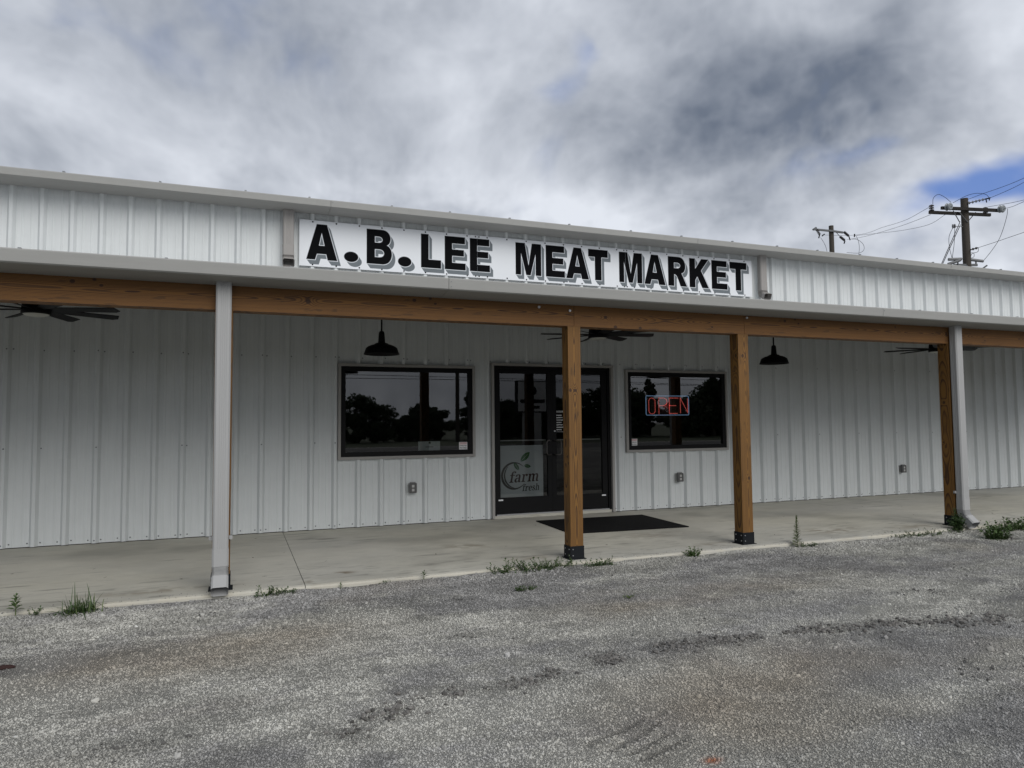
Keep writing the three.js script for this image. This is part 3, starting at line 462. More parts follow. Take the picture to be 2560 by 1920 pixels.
{ // poster behind the left door leaf
  const cv = document.createElement('canvas'); cv.width = 512; cv.height = 560; const c = cv.getContext('2d'); c.fillStyle = '#dfe3e4'; c.fillRect(0, 0, 512, 560);
  const swirl = (cx, cy, r, w, a0, a1, col) => { c.fillStyle = col; c.beginPath(); const N = 60; for (let i = 0; i <= N; i++) { const a = mix(a0, a1, i / N); c.lineTo(cx + r * Math.cos(a), cy + r * Math.sin(a)); } for (let i = N; i >= 0; i--) { const t = i / N, a = mix(a0, a1, t), q = r - w * Math.sin(Math.PI * t) ** 0.7; c.lineTo(cx + q * Math.cos(a), cy + q * Math.sin(a)); } c.fill(); };
  swirl(165, 330, 150, 26, 0.55, 5.6, '#4a4642'); swirl(180, 330, 132, 18, 1.6, 4.1, '#4a4642');
  const leaf = (x0, y0, x1, y1, w, col) => { const dx = x1 - x0, dy = y1 - y0, l = Math.hypot(dx, dy), nx = -dy / l * w, ny = dx / l * w; c.fillStyle = col; c.beginPath(); c.moveTo(x0, y0); c.bezierCurveTo(x0 + dx * 0.25 + nx, y0 + dy * 0.25 + ny, x0 + dx * 0.7 + nx, y0 + dy * 0.7 + ny, x1, y1); c.bezierCurveTo(x0 + dx * 0.7 - nx, y0 + dy * 0.7 - ny, x0 + dx * 0.25 - nx, y0 + dy * 0.25 - ny, x0, y0); c.fill(); c.strokeStyle = '#c9cfcb'; c.lineWidth = 4; c.beginPath(); c.moveTo(x0, y0); c.lineTo(x0 + dx * 0.75, y0 + dy * 0.75); c.stroke(); };
  leaf(245, 175, 355, 75, 42, '#3c7d45'); leaf(225, 270, 165, 185, 30, '#3f7548'); leaf(285, 220, 365, 235, 26, '#3f7548');
  c.fillStyle = '#4a2f2a'; c.font = 'italic bold 150px serif'; c.save(); c.translate(105, 405); c.rotate(-0.03); c.scale(1, 1.05); c.fillText('farm', 0, 0, 350); c.restore();
  c.fillStyle = '#45423f'; c.font = 'italic bold 96px serif'; c.save(); c.translate(258, 500); c.rotate(-0.03); c.fillText('fresh', 0, 0, 205); c.restore();
  const t = new THREE.CanvasTexture(cv); t.colorSpace = THREE.SRGBColorSpace; const g = box(-0.345, 0.345, 0, 0.752, -0.006, 0.006), uv = g.attributes.uv; for (let i = 0; i < uv.count; i++) if (i < 16 || i > 19) uv.setXY(i, 0.01, 0.01);
  const p = mesh('poster', g, std(1, 1, 1, 0.6, 0, { map: t })); p.position.set(3.005, 0.288, -0.115); tag(p, 'white farm fresh poster board standing behind the left door glass', 'poster');
}
function sticker(x, y, lab) {
  const cv = document.createElement('canvas'); cv.width = 128; cv.height = 128; const c = cv.getContext('2d'); c.fillStyle = '#eeeeee'; c.fillRect(0, 0, 128, 128); c.fillStyle = '#a8434a'; c.fillRect(8, 8, 112, 8); c.fillRect(8, 24, 112, 7); c.fillRect(8, 38, 112, 5);
  c.fillStyle = '#1b1b1b'; for (const [yy, hh] of [[56, 18], [92, 18]]) { let q = 8; const R = rng(yy); while (q < 112) { const w = 5 + R() * 8; c.fillRect(q, yy + R() * 4, Math.min(w, 118 - q), hh - R() * 6); q += w + 4; } }
  const t = new THREE.CanvasTexture(cv); t.colorSpace = THREE.SRGBColorSpace; const m = mesh('window_sticker', box(-0.06, 0.06, -0.052, 0.052, -0.001, 0.001), std(0.95, 0.95, 0.95, 0.5, 0, { map: t })); m.position.set(x, y, 0.002); tag(m, lab, 'sticker', 'security stickers in window corners');
}
sticker(2.075, 1.056, 'small white and red security sticker in the left window corner'); sticker(4.845, 1.056, 'small white and red security sticker in the right window corner');
{
  const p = thing('notice_holder', 'white card with a slot and a knob inside the left window', 'notice', [1.59, 1.0, -0.02]);
  mesh('card', box(-0.155, 0.155, 0, 0.125, -0.006, -0.002), std(0.4, 0.42, 0.41, 0.6), p); mesh('slot', box(-0.055, 0.06, 0.044, 0.053, -0.0018, 0.0), darkGap, p); const g = cyl(0.015, 0.015, 0.012, 14); g.rotateX(Math.PI / 2); mesh('knob', g.translate(0.005, 0.106, 0.003), blackMetal, p);
}
{ // lit OPEN sign
  const s = thing('open_sign', 'lit OPEN sign with red dotted letters in a blue border behind the right window', 'open sign', [5.11, 1.475, -0.06]);
  const red = new THREE.MeshStandardMaterial({ roughness: 0.4 }); red.color.setRGB(0.3, 0.02, 0.02); red.emissive.setRGB(1, 0.16, 0.13); red.emissiveIntensity = 0.62;
  const blue = new THREE.MeshStandardMaterial({ roughness: 0.4 }); blue.color.setRGB(0.2, 0.35, 0.5); blue.emissive.setRGB(0.22, 0.38, 0.62); blue.emissiveIntensity = 0.3;
  const W = 0.8, H = 0.305, L = [[[0.05, 0.06], [0.05, 0.23], [0.07, 0.26], [0.105, 0.272], [0.14, 0.26], [0.165, 0.23], [0.165, 0.06], [0.145, 0.03], [0.105, 0.02], [0.07, 0.03], [0.05, 0.06]], [[0.235, 0.02], [0.235, 0.272], [0.33, 0.272], [0.375, 0.25], [0.39, 0.21], [0.375, 0.17], [0.33, 0.15], [0.235, 0.15]], [[0.595, 0.272], [0.43, 0.272], [0.43, 0.025], [0.595, 0.025], null, [0.43, 0.15], [0.57, 0.15]], [[0.64, 0.035], [0.64, 0.275], [0.78, 0.035], [0.78, 0.275]]];
  const bead = new THREE.SphereGeometry(0.0056, 6, 5);
  for (const l of L) { const bs = []; for (let i = 0; i + 1 < l.length; i++) { if (!l[i] || !l[i + 1]) continue; const [ax, ay] = l[i], [bx, by] = l[i + 1], n = Math.max(1, Math.round(Math.hypot(bx - ax, by - ay) / 0.0165)); for (let k = 0; k < n; k++) bs.push(bead.clone().translate(mix(ax, bx, k / n), mix(ay, by, k / n), 0.012)); } mesh('letter', bs, red, s); }
  const r = 0.02, P = []; for (const [cx, cy, a0] of [[W - r, H - r, 0], [r, H - r, 1], [r, r, 2], [W - r, r, 3]]) for (let k = 0; k <= 3; k++) { const a = (a0 + k / 3) * Math.PI / 2; P.push(V(cx + r * Math.cos(a), cy + r * Math.sin(a), 0.01)); }
  mesh('border_tube', new THREE.TubeGeometry(new THREE.CatmullRomCurve3(P, true, 'catmullrom', 0.1), 120, 0.0065, 6, true), blue, s);
  mesh('backing', box(0.004, W - 0.004, 0.004, H - 0.004, -0.012, -0.004), blackMetal, s);
  const pl = new THREE.PointLight(new THREE.Color(1, 0.12, 0.1), 0.02, 3); pl.position.set(5.51, 1.62, -0.025); pl.castShadow = true; scene.add(pl);
}
// ------------------------------------------------------------------ utility poles and lines behind the shop
const poleWood = std(0.055, 0.047, 0.038, 0.9, 0, { map: tex8(128, 512, (i, j, o) => { const v = 0.55 + 0.9 * fbm(i * 0.35, j * 0.02, 2.5, 4); o[0] = o[1] = o[2] = v; }) });
const armWood = std(0.018, 0.015, 0.012, 0.9), wireMat = matte(0.012, 0.012, 0.013, 0.8), poleSteel = std(0.10, 0.105, 0.11, 0.6, 0.2), porcelain = std(0.05, 0.045, 0.045, 0.25), glassIns = std(0.22, 0.24, 0.25, 0.2), greyPorc = std(0.16, 0.165, 0.17, 0.5);
const pts = (a) => a.map((p) => V(...p));
function beam3(a, b, h, w) { const d = V(...b).sub(V(...a)), g = new THREE.BoxGeometry(d.length(), h, w); g.applyQuaternion(new THREE.Quaternion().setFromUnitVectors(V(1, 0, 0), d.clone().normalize())); const m = V(...a).add(V(...b)).multiplyScalar(0.5); return g.translate(m.x, m.y, m.z); }
function discs(a, b, n, r) { const A = V(...a), B = V(...b), out = [rod(A, B, 0.02)]; for (let i = 0; i < n; i++) { const c = A.clone().lerp(B, (i + 0.5) / n), d = B.clone().sub(A).normalize().multiplyScalar(0.02); out.push(rod(c.clone().sub(d), c.clone().add(d), r, r * 0.75, 14)); } return out; }
{
  const p = thing('utility_pole', 'weathered wooden utility pole with double crossarms behind the roof at right', 'utility pole', [25.96, -0.05, -9.62]), o = p.position, L = (g) => (Array.isArray(g) ? g : [g]).map((q) => q.translate(-o.x, -o.y, -o.z));
  mesh('pole', L(rod(V(25.96, -0.05, -9.62), V(25.96, 10.14, -9.6), 0.17, 0.135, 20)), poleWood, p);
  mesh('crossarm', L(beam3([24.88, 9.71, -9.78], [27.13, 9.58, -8.91], 0.115, 0.09)), armWood, p); mesh('crossarm', L(beam3([24.8, 9.66, -10.24], [27.09, 9.53, -9.36], 0.115, 0.09)), armWood, p);
  for (const [a, b] of [[[25.33, 9.6, -9.62], [25.66, 9.18, -9.62]], [[25.55, 9.54, -9.53], [25.9, 9.15, -9.46]], [[26.56, 9.65, -9.58], [26.24, 9.29, -9.67]]]) mesh('brace', L(rod(V(...a), V(...b), 0.018)), poleSteel, p);
  for (const [a, b] of [[[24.89, 9.7, -10.2], [24.89, 9.97, -10.2]], [[26.89, 9.6, -9.42], [26.89, 9.85, -9.42]]]) mesh('pin_insulator', L(discs(a, b, 3, 0.1)), porcelain, p);
  for (const [a, b] of [[[25.06, 9.74, -9.72], [25.07, 9.7, -9.46]], [[27.0, 9.64, -8.95], [26.99, 9.59, -8.72]]]) mesh('glass_insulator', L(discs(a, b, 2, 0.15)), glassIns, p);
  mesh('string_insulator', L(discs([25.97, 9.92, -9.47], [26.2, 9.95, -8.95], 5, 0.06)), greyPorc, p);
  mesh('wire_clamp', L([rod(V(26.2, 9.95, -8.95), V(26.18, 9.93, -8.72), 0.025), rod(V(26.2, 9.95, -8.9), V(26.2, 9.8, -8.88), 0.02), rod(V(26.18, 9.94, -8.76), V(26.17, 9.84, -8.75), 0.02)]), wireMat, p);
  mesh('spool_insulator', L([...discs([25.34, 8.99, -9.7], [25.44, 9.0, -9.62], 2, 0.09), rod(V(25.4, 8.99, -9.65), V(25.9, 9.0, -9.6), 0.012)]), greyPorc, p);
  for (const [a, b] of [[[25.19, 7.68, -9.8], [25.68, 7.7, -9.62]], [[25.99, 7.67, -9.5], [26.47, 7.6, -9.31]], [[25.22, 7.5, -9.85], [25.6, 7.65, -9.6]]]) mesh('fuse_cutout', L(rod(V(...a), V(...b), 0.06, 0.055, 12)), greyPorc, p);
  mesh('equipment_bracket', L([beam3([25.4, 7.46, -9.75], [26.25, 7.45, -9.4], 0.09, 0.06), rod(V(25.52, 7.46, -9.66), V(25.5, 7.68, -9.66), 0.03), rod(V(26.2, 7.45, -9.42), V(26.22, 7.64, -9.42), 0.03), rod(V(26.4, 7.3, -9.3), V(26.55, 7.42, -9.22), 0.03)]), poleSteel, p);
  mesh('low_insulator', L(discs([26.02, 8.06, -9.56], [25.98, 8.06, -9.15], 3, 0.05)), porcelain, p);
  for (const [a, b] of [[[25.8, 9.1, -9.69], [20.6, 3.25, -8.5]], [[25.79, 9.22, -9.69], [20.2, 2.8, -8.4]]]) mesh('guy_wire', L(rod(V(...a), V(...b), 0.014)), wireMat, p);
  const J = [[[24.91, 9.97, -10.15], [24.88, 10.2, -10.09], [24.95, 10.31, -9.95], [25.19, 10.21, -9.86], [25.26, 9.93, -9.64]], [[25.32, 9.91, -9.61], [25.86, 10.2, -9.4], [26.2, 10.28, -9.25], [26.32, 10.17, -8.99], [26.16, 9.95, -8.75]], [[26.97, 9.55, -8.6], [26.92, 9.3, -8.6], [26.87, 8.46, -8.89], [26.66, 7.97, -9.1], [26.48, 7.62, -9.3]], [[25.33, 8.93, -9.67], [25.2, 8.58, -9.74], [25.22, 8.15, -9.76], [25.33, 7.72, -9.75]], [[25.4, 8.91, -9.64], [25.39, 8.34, -9.68], [25.33, 7.72, -9.75]], [[25.99, 8.04, -9.14], [26.07, 7.93, -9.23], [26.06, 7.9, -9.45], [25.99, 7.74, -9.49]], [[26.04, 7.93, -9.56], [26.1, 7.93, -9.43], [26.12, 7.78, -9.43], [25.99, 7.71, -9.49]]];
  for (const j of J) mesh('jumper_wire', L(tube(pts(j), 0.009, 5, 24)), wireMat, p);
  const q = thing('utility_pole', 'slimmer distant utility pole with black insulators, left of the crossarm pole', 'utility pole', [32, -0.05, -22.15]), oq = q.position, M = (g) => (Array.isArray(g) ? g : [g]).map((s) => s.translate(-oq.x, -oq.y, -oq.z));
  mesh('pole', M(rod(V(32, -0.05, -22.15), V(31.97, 12.98, -22.12), 0.18, 0.135, 20)), poleWood, q);
  mesh('crossarm', M([beam3([30.84, 12.73, -22.34], [31.85, 12.62, -21.97], 0.1, 0.1), beam3([31.85, 12.62, -21.96], [32.47, 12.52, -21.72], 0.1, 0.1), rod(V(30.8, 12.7, -22.36), V(31.0, 12.83, -22.3), 0.06)]), poleSteel, q);
  for (const [a, b] of [[[31.0, 12.73, -22.28], [31.18, 12.4, -22.23]], [[32.51, 12.56, -21.7], [32.78, 12.32, -21.62]], [[32.3, 12.28, -21.8], [32.56, 12.05, -21.71]]]) mesh('black_insulator', M(discs(a, b, 7, 0.085)), porcelain, q);
  mesh('insulator_link', M(rod(V(32.04, 12.6, -21.88), V(32.3, 12.28, -21.8), 0.02)), poleSteel, q);
  mesh('wire_clamp', M([[[31.18, 12.42, -22.23], [31.12, 12.2, -22.26]], [[32.78, 12.33, -21.61], [32.86, 12.06, -21.59]], [[32.58, 12.04, -21.71], [32.53, 11.86, -21.73]], [[33.11, 12.43, -21.48], [33.1, 12.25, -21.49]], [[31.3, 12.32, -22.18], [31.44, 12.44, -22.12]]].map(([a, b]) => rod(V(...a), V(...b), 0.035))), wireMat, q);
  for (const j of [[[33.21, 12.3, -21.45], [33.33, 11.98, -21.42], [33.38, 11.62, -21.42], [33.34, 11.1, -21.46]], [[32.91, 12.13, -21.57], [33.28, 12.09, -21.43], [33.62, 11.76, -21.32], [33.63, 11.48, -21.33], [33.42, 11.31, -21.42], [32.69, 11.33, -21.71]], [[31.23, 12.23, -22.22], [31.38, 12.0, -22.18], [31.54, 11.64, -22.14], [31.6, 11.3, -22.12]]]) mesh('jumper_wire', M(tube(pts(j), 0.011, 5, 24)), wireMat, q);
  const W = [['uppermost wire running right from the crossarm pole top', [[26.0, 10.08, -9.5], [25.19, 9.86, -8.27], [24.27, 9.58, -7.03], [22.95, 9.22, -5.42], [14, 7.4, 6], [8, 7.2, 14]]], ['wire leaving the string of insulators on the crossarm pole', [[26.18, 9.93, -8.74], [25.28, 9.69, -7.71], [24.36, 9.46, -6.68], [23.51, 9.27, -5.74], [16, 7.8, 3.6], [9, 7.2, 13]]],
    ['wire leaving the right end of the crossarm to the right', [[27.0, 9.6, -8.72], [26.64, 9.48, -8.27], [25.08, 9.09, -6.75], [17, 7.2, 2], [10, 6.6, 11]]], ['lowest wire running right from the side of the crossarm pole', [[25.98, 8.06, -9.15], [25.09, 7.89, -7.89], [24.31, 7.75, -6.81], [23.53, 7.6, -5.83], [18, 6.7, 0.6], [10, 6, 10]]],
    ['short faint wire past the right crossarm insulator', [[26.91, 9.83, -9.32], [26.29, 9.58, -8.4], [25.74, 9.36, -7.55], [25.3, 9.2, -6.8]]],
    ['upper sagging wire between the two utility poles', [[31.3, 12.4, -22.2], [32.37, 12.4, -21.98], [33.24, 12.41, -21.64], [32.38, 12.02, -19.85], [30.89, 11.59, -17.77], [28.13, 10.71, -14.06], [24.82, 9.87, -10.24]]], ['middle sagging wire between the two utility poles', [[32.84, 12.14, -21.81], [31.3, 11.53, -19.23], [29.8, 11.02, -16.62], [28.13, 10.51, -14.07], [24.87, 9.57, -10.24]]], ['lower sagging wire between the two utility poles', [[33.3, 12.38, -21.62], [31.32, 11.46, -18.15], [29.01, 10.53, -14.8], [27.36, 9.95, -12.26], [25.2, 9.5, -9.85]]]];
  for (const [l, a] of W) tag(mesh('power_line', tube(pts(a), 0.008, 5, 60), wireMat), l, 'power line', 'overhead power lines');
}

// ------------------------------------------------------------------ across the road: what the windows mirror
{
  structure(tag(mesh('road', box(-300, 300, -0.2, -0.044, 27, 34), std(0.06, 0.06, 0.062, 0.9)), 'asphalt road across from the shop', 'road'));
  structure(tag(mesh('grass_field', box(-400, 400, -0.2, -0.04, 35.5, 480), std(0.035, 0.05, 0.018, 1)), 'rough grass field across the road', 'grass field'));
  const leafM = std(0.035, 0.055, 0.02, 0.8);
  const crown = (seed, h, w, cone) => { const R = rng(seed), pos = [], cl = []; for (let i = 0; i < 44; i++) { const t = R(), a = R() * 6.283, rr = Math.sqrt(R()) * w * (cone ? 1 - t * 0.92 : Math.sin(Math.PI * (0.12 + 0.8 * t))); cl.push([Math.cos(a) * rr, h * (0.08 + 0.88 * t), Math.sin(a) * rr, (0.16 + R() * 0.34) * w * (cone ? 0.75 - t * 0.4 : 0.75)]); }
    for (const [cx, cy, cz, cr] of cl) for (let i = 0; i < 110; i++) { const u = R() * 2 - 1, a = R() * 6.283, s = Math.sqrt(1 - u * u), r = cr * (0.55 + 0.5 * R()), c = V(cx + s * Math.cos(a) * r, cy + u * r * 0.8, cz + s * Math.sin(a) * r), e = V(R() - 0.5, R() - 0.5, R() - 0.5).normalize().multiplyScalar(0.22), f = V(R() - 0.5, R() - 0.5, R() - 0.5).normalize().multiplyScalar(0.13); for (const p of [c.clone().add(e), c.clone().add(f), c.clone().sub(e), c.clone().add(e), c.clone().sub(e), c.clone().sub(f)]) pos.push(p.x, p.y, p.z); }
    const g = new THREE.BufferGeometry(); g.setAttribute('position', new THREE.Float32BufferAttribute(pos, 3)); g.computeVertexNormals(); return g; };
  const bark = std(0.08, 0.065, 0.05, 0.95), protos = [];
  const spots = [], TR = rng(404); for (let x = -10; x < 74; x += 0.9 + TR() * 0.8) { const k = TR() < 0.25 ? 2 : TR() < 0.5 ? 1 : 0, right = sm(26, 40, x); spots.push([x, 47 + TR() * 9, (0.5 + 0.16 * TR()) * (1 + right * (0.25 + 0.45 * TR())) * (x > 10.5 && x < 14.5 ? 0.75 : 1), k]); }
  spots.forEach(([x, z, s, k], i) => {
    let t; if (!protos[k]) { t = thing('field_tree', '', 'tree'); mesh('trunk', rod(V(0, 0, 0), V(0.1, 4.5, 0), 0.2, 0.07, 10), bark, t); mesh('crown', crown(31 + k, [6, 5.2, 7.5][k], [2.9, 2.6, 1.9][k], k === 2), leafM, t); protos[k] = t; }
    else { t = protos[k].clone(); t.name = numbered('field_tree'); scene.add(t); }
    t.position.set(x, -0.05, z); t.scale.set(s * 1.35, s, s * 1.1); t.rotation.y = i * 1.7; t.userData = { label: 'dark green tree across the road, mirrored in the shop glass', category: 'tree', group: 'trees across the road' };
  });
  const sp = thing('utility_pole', 'utility pole across the road, mirrored in the left window', 'utility pole', [15.3, -0.05, 44]); mesh('pole', rod(V(0, 0, 0), V(0, 10.5, 0), 0.17, 0.13, 14), poleWood, sp); mesh('crossarm', box(-1.2, 1.2, 9.6, 9.72, -0.05, 0.05), armWood, sp);
  for (const [y0, y1, sag] of [[6.6, 5.6, 0.6], [5.9, 5.1, 0.5], [5.2, 4.9, 0.4], [7.6, 6.2, 0.7]]) tag(mesh('power_line', tube([V(-60, y0 + 0.3, 44), V(-25, y0 - sag, 44), V(15.3, y1, 44), V(60, y1 - sag, 44.2), V(110, y1, 44)], 0.02, 5, 60), wireMat), 'overhead line along the far side of the road', 'power line', 'lines along the far side of the road');
  const py = thing('roadside_sign', 'white pylon sign by the road, mirrored in the door glass', 'sign', [13.7, -0.05, 25]);
  mesh('sign_cabinet', box(-0.85, 0.85, 2.05, 3.65, -0.15, 0.15), std(0.7, 0.7, 0.68, 0.5), py); mesh('column', box(-0.5, 0.5, 0, 2.05, -0.14, 0.14), std(0.5, 0.5, 0.48, 0.6), py); mesh('cabinet_frame', bars(-0.9, 0.9, 2.0, 3.7, 0.06, -0.16, 0.16), blackMetal, py);
  { const c = cyl(0.24, 0.24, 0.02, 24); c.rotateX(Math.PI / 2); mesh('emblem', c.translate(0, 3.15, -0.155), blackMetal, py); mesh('letter_band', [box(-0.7, 0.7, 2.5, 2.7, -0.157, -0.151), box(-0.4, 0.4, 2.2, 2.35, -0.157, -0.151)], blackMetal, py); }
}

// ------------------------------------------------------------------ gravel: loose stones over the fines, and dark clods along the wheel rut
function stoneGeo(seed, detail) { const g = new THREE.IcosahedronGeometry(1, detail), p = g.attributes.position; for (let i = 0; i < p.count; i++) { const x = p.getX(i), y = p.getY(i), z = p.getZ(i), k = 0.62 + 0.75 * vn(x * 1.4 + seed, y * 1.4 + 7, z * 1.4 + 3); p.setXYZ(i, x * k, y * k * 0.72, z * k); } g.computeVertexNormals(); g.deleteAttribute('uv'); return g; }
const stoneMat = std(1, 1, 1, 0.92);
function scatter(name, label, geo, list) { // list of [x, z, size, r, g, b, sink]
  const m = new THREE.InstancedMesh(geo, stoneMat, list.length), M = new THREE.Matrix4(), Q = new THREE.Quaternion(), E = new THREE.Euler(), R = rng(list.length), C = new THREE.Color();
  list.forEach(([x, z, s, r, g, b, sink], i) => { E.set((R() - 0.5) * 1.2, R() * 6.283, (R() - 0.5) * 1.2); Q.setFromEuler(E); M.compose(V(x, groundH(x, z) + s * sink, z), Q, V(s * (0.8 + 0.5 * R()), s * (0.55 + 0.5 * R()), s * (0.7 + 0.4 * R()))); m.setMatrixAt(i, M); m.setColorAt(i, C.setRGB(r, g, b)); });
  m.name = name; m.castShadow = m.receiveShadow = true; scene.add(m); tag(m, label, 'gravel'); m.userData.kind = 'stuff'; return m;
}
{
  const R = rng(2024), fine = [], coarse = [], clods = [];
  const tone = (x, z, k) => { const c = groundC(x, z), t = R(), f = (0.72 + 0.5 * t + (R() < 0.008 ? 0.3 : 0)) * k; return c.map((v) => Math.min(0.62, v * f)); };
  const inView = (x, z) => { const dx = x + 0.891, dz = z - 9.54, f = 0.3625 * dx - 0.9303 * dz, r = 0.932 * dx + 0.3623 * dz; return f > 2.1 && Math.abs(r) < f * 0.727 * 1.12 + 1.4; };
  for (let n = 0; fine.length < 400000 && n < 5000000; n++) {
    const x = -5 + 17 * R(), z = 3.27 + 5.1 * R(); if (!inView(x, z)) continue;
    const smo = smoothness(x, z), edge = sm(0.9, 0.0, z - 3.25), d = Math.hypot(x + 0.9, z - 9.5), keep = (1 - 0.85 * smo) * (0.35 + 0.65 * sm(11, 4, d) + 0.4 * edge) * (0.45 + 0.9 * fbm(x * 2.2, z * 3, 12.5, 2));
    if (R() > keep) continue; const q = R(); const s = 0.0022 + 0.0048 * q * q * q + edge * 0.002 * R(); fine.push([x, z, s, ...tone(x, z, 1.16), 0.25]);
  }
  for (let n = 0; coarse.length < 14000 && n < 800000; n++) {
    const x = -5 + 17 * R(), z = 3.27 + 5.1 * R(); if (!inView(x, z)) continue; const edge = sm(0.75, 0.05, z - 3.25), left = sm(0.8, -1.6, x) * sm(5.4, 3.6, z);
    const pile = Math.exp(-(((x + 0.75) / 0.5) ** 2 + ((z - 3.75) / 0.35) ** 2)), k = (0.06 + 0.42 * edge + 0.14 * left + 0.8 * pile) * (1 - 0.8 * smoothness(x, z)) * (0.3 + 1.2 * fbm(x * 3, z * 3, 15.5, 2)); if (R() > k) continue;
    const q = R(); coarse.push([x, z, 0.006 + 0.009 * q * q + (R() < 0.03 ? 0.008 : 0) + pile * 0.004, ...tone(x, z, 0.62 + 0.62 * R()), 0.12]);
  }
  for (let n = 0; n < 14; n++) { const x = -4 + 11 * R(), z = 3.5 + 3.9 * R(); if (inView(x, z)) coarse.push([x, z, 0.014 + 0.012 * R(), ...tone(x, z, 1.25), 0.25]); }
  for (let n = 0; n < 60000 && clods.length < 2600; n++) { const x = -0.5 + 6 * R(), z = 5.5 + 1.1 * R(), d = rutD(x, z); if (d > 0.22 || R() > (0.75 * sm(0.1, 0.01, d) + 0.2 * sm(0.22, 0.05, d)) * sm(0.38, 0.62, fbm(x * 5, z * 8, 4.5, 3)) * (0.1 + 1.1 * vn(x * 22, z * 22))) continue; const v = 0.06 + 0.13 * R(), q = R(); clods.push([x, z, 0.003 + 0.013 * q * q * q, v, v * 0.95, v * 0.88, 0.4]); }
  for (let n = 0; n < 9000 && clods.length < 7000; n++) { const x = -4 + 12 * R(), z = 3.6 + 3.8 * R(); if (!inView(x, z) || R() > sm(0.64, 0.78, fbm(x * 1.6 + 9, z * 3.2, 5.5, 4))) continue; const v = 0.05 + 0.05 * R(); clods.push([x, z, 0.004 + 0.008 * R(), v, v * 0.96, v * 0.9, 0.35]); }
  scatter('loose_gravel', 'fine loose grey gravel covering the lot', stoneGeo(1, 0), fine);
  scatter('crushed_stones', 'larger pale crushed stones along the walkway edge and across the lot', stoneGeo(5, 0), coarse);
  scatter('dark_clods', 'dark clods of dirt thrown up along the wheel rut', stoneGeo(9, 0), clods);
  const r = mesh('rust_scrap', stoneGeo(12, 2), std(0.03, 0.011, 0.009, 0.9)); r.scale.set(0.05, 0.018, 0.03); r.position.set(-2.16, groundH(-2.16, 4.5) + 0.006, 4.5); tag(r, 'dark rust red lump lying in the gravel at the left edge', 'scrap');
}

{
  const R = rng(91), Q = []; for (let i = 0; i < 46; i++) { const x = -3.2 + 13 * R(), z = 0.15 + 3 * R(), a = R() * 6.28, l = 0.012 + 0.035 * R() * R(), w = 0.003 + 0.004 * R(), d = V(Math.cos(a) * l, 0.002 + 0.006 * R(), Math.sin(a) * l), n = V(-Math.sin(a) * w, 0, Math.cos(a) * w), c = V(x, 0.003, z); Q.push([c.clone().sub(d).setY(0.0025), c.clone().sub(n), c.clone().add(d), c.clone().add(n).setY(0.006)]); }
  tag(mesh('leaf_litter', quads(Q), std(0.05, 0.038, 0.025, 0.9)), 'scattered bits of dry leaf and grit on the concrete walkway', 'litter').userData.kind = 'stuff';
  const L = []; for (let i = 0; i < 900; i++) { const x = -4 + 15 * R(), z = 3.24 - 0.35 * R() * R() * R(), v = 0.14 + 0.16 * R(); if (fbm(x * 1.5, 3, 2.5, 2) > 0.42) L.push([x, z, 0.0025 + 0.005 * R() * R(), v, v * 0.98, v * 0.94]); }
  const m = new THREE.InstancedMesh(stoneGeo(3, 0), stoneMat, L.length), M = new THREE.Matrix4(), Qn = new THREE.Quaternion(), C = new THREE.Color(); L.forEach(([x, z, q, cr, cg, cb], i) => { M.compose(V(x, z > 3.22 ? -0.003 : 0.002, z), Qn.setFromEuler(new THREE.Euler(R(), R() * 6, R())), V(q, q * 0.7, q)); m.setMatrixAt(i, M); m.setColorAt(i, C.setRGB(cr, cg, cb)); });
  m.name = 'kicked_gravel'; m.castShadow = m.receiveShadow = true; scene.add(m); tag(m, 'grit kicked up onto the front edge of the walkway', 'gravel').userData.kind = 'stuff';
}
// ------------------------------------------------------------------ weeds along the slab edge
const greens = [std(0.055, 0.10, 0.024, 0.65), std(0.038, 0.075, 0.02, 0.65), std(0.085, 0.12, 0.035, 0.65), std(0.12, 0.12, 0.055, 0.7)];
function leafQ(Q, base, dir, len, w, droop) { // a folded leaf of four faces bending along its length
  const side = V(-dir.z, 0.15, dir.x).normalize().multiplyScalar(w), p = (t) => base.clone().addScaledVector(dir, len * t).add(V(0, -droop * len * t * t, 0));
  const b = p(0), m1 = p(0.35), m2 = p(0.7), t = p(1), up = V(0, w * 0.35, 0);
  for (const s of [1, -1]) { const o1 = m1.clone().addScaledVector(side, s).add(up), o2 = m2.clone().addScaledVector(side, s * 0.8).add(up); Q.push([b, m1, o1, b], [m1, m2, o2, o1], [m2, t, t, o2]); }
}
function blade(Q, base, dir, len, w, droop) { const side = V(-dir.z, 0, dir.x).normalize(), N = 6; let pa = null; for (let i = 0; i <= N; i++) { const t = i / N, c = base.clone().addScaledVector(dir, len * t).add(V(0, -droop * len * t * t, 0)), h = w * (1 - t) ** 0.7 + 0.0004, a = c.clone().addScaledVector(side, h), b = c.clone().addScaledVector(side, -h); if (pa) Q.push([pa[0], pa[1], b, a]); pa = [a, b]; } }
const dirOf = (a, tilt) => V(Math.cos(a) * Math.sin(tilt), Math.cos(tilt), Math.sin(a) * Math.sin(tilt));
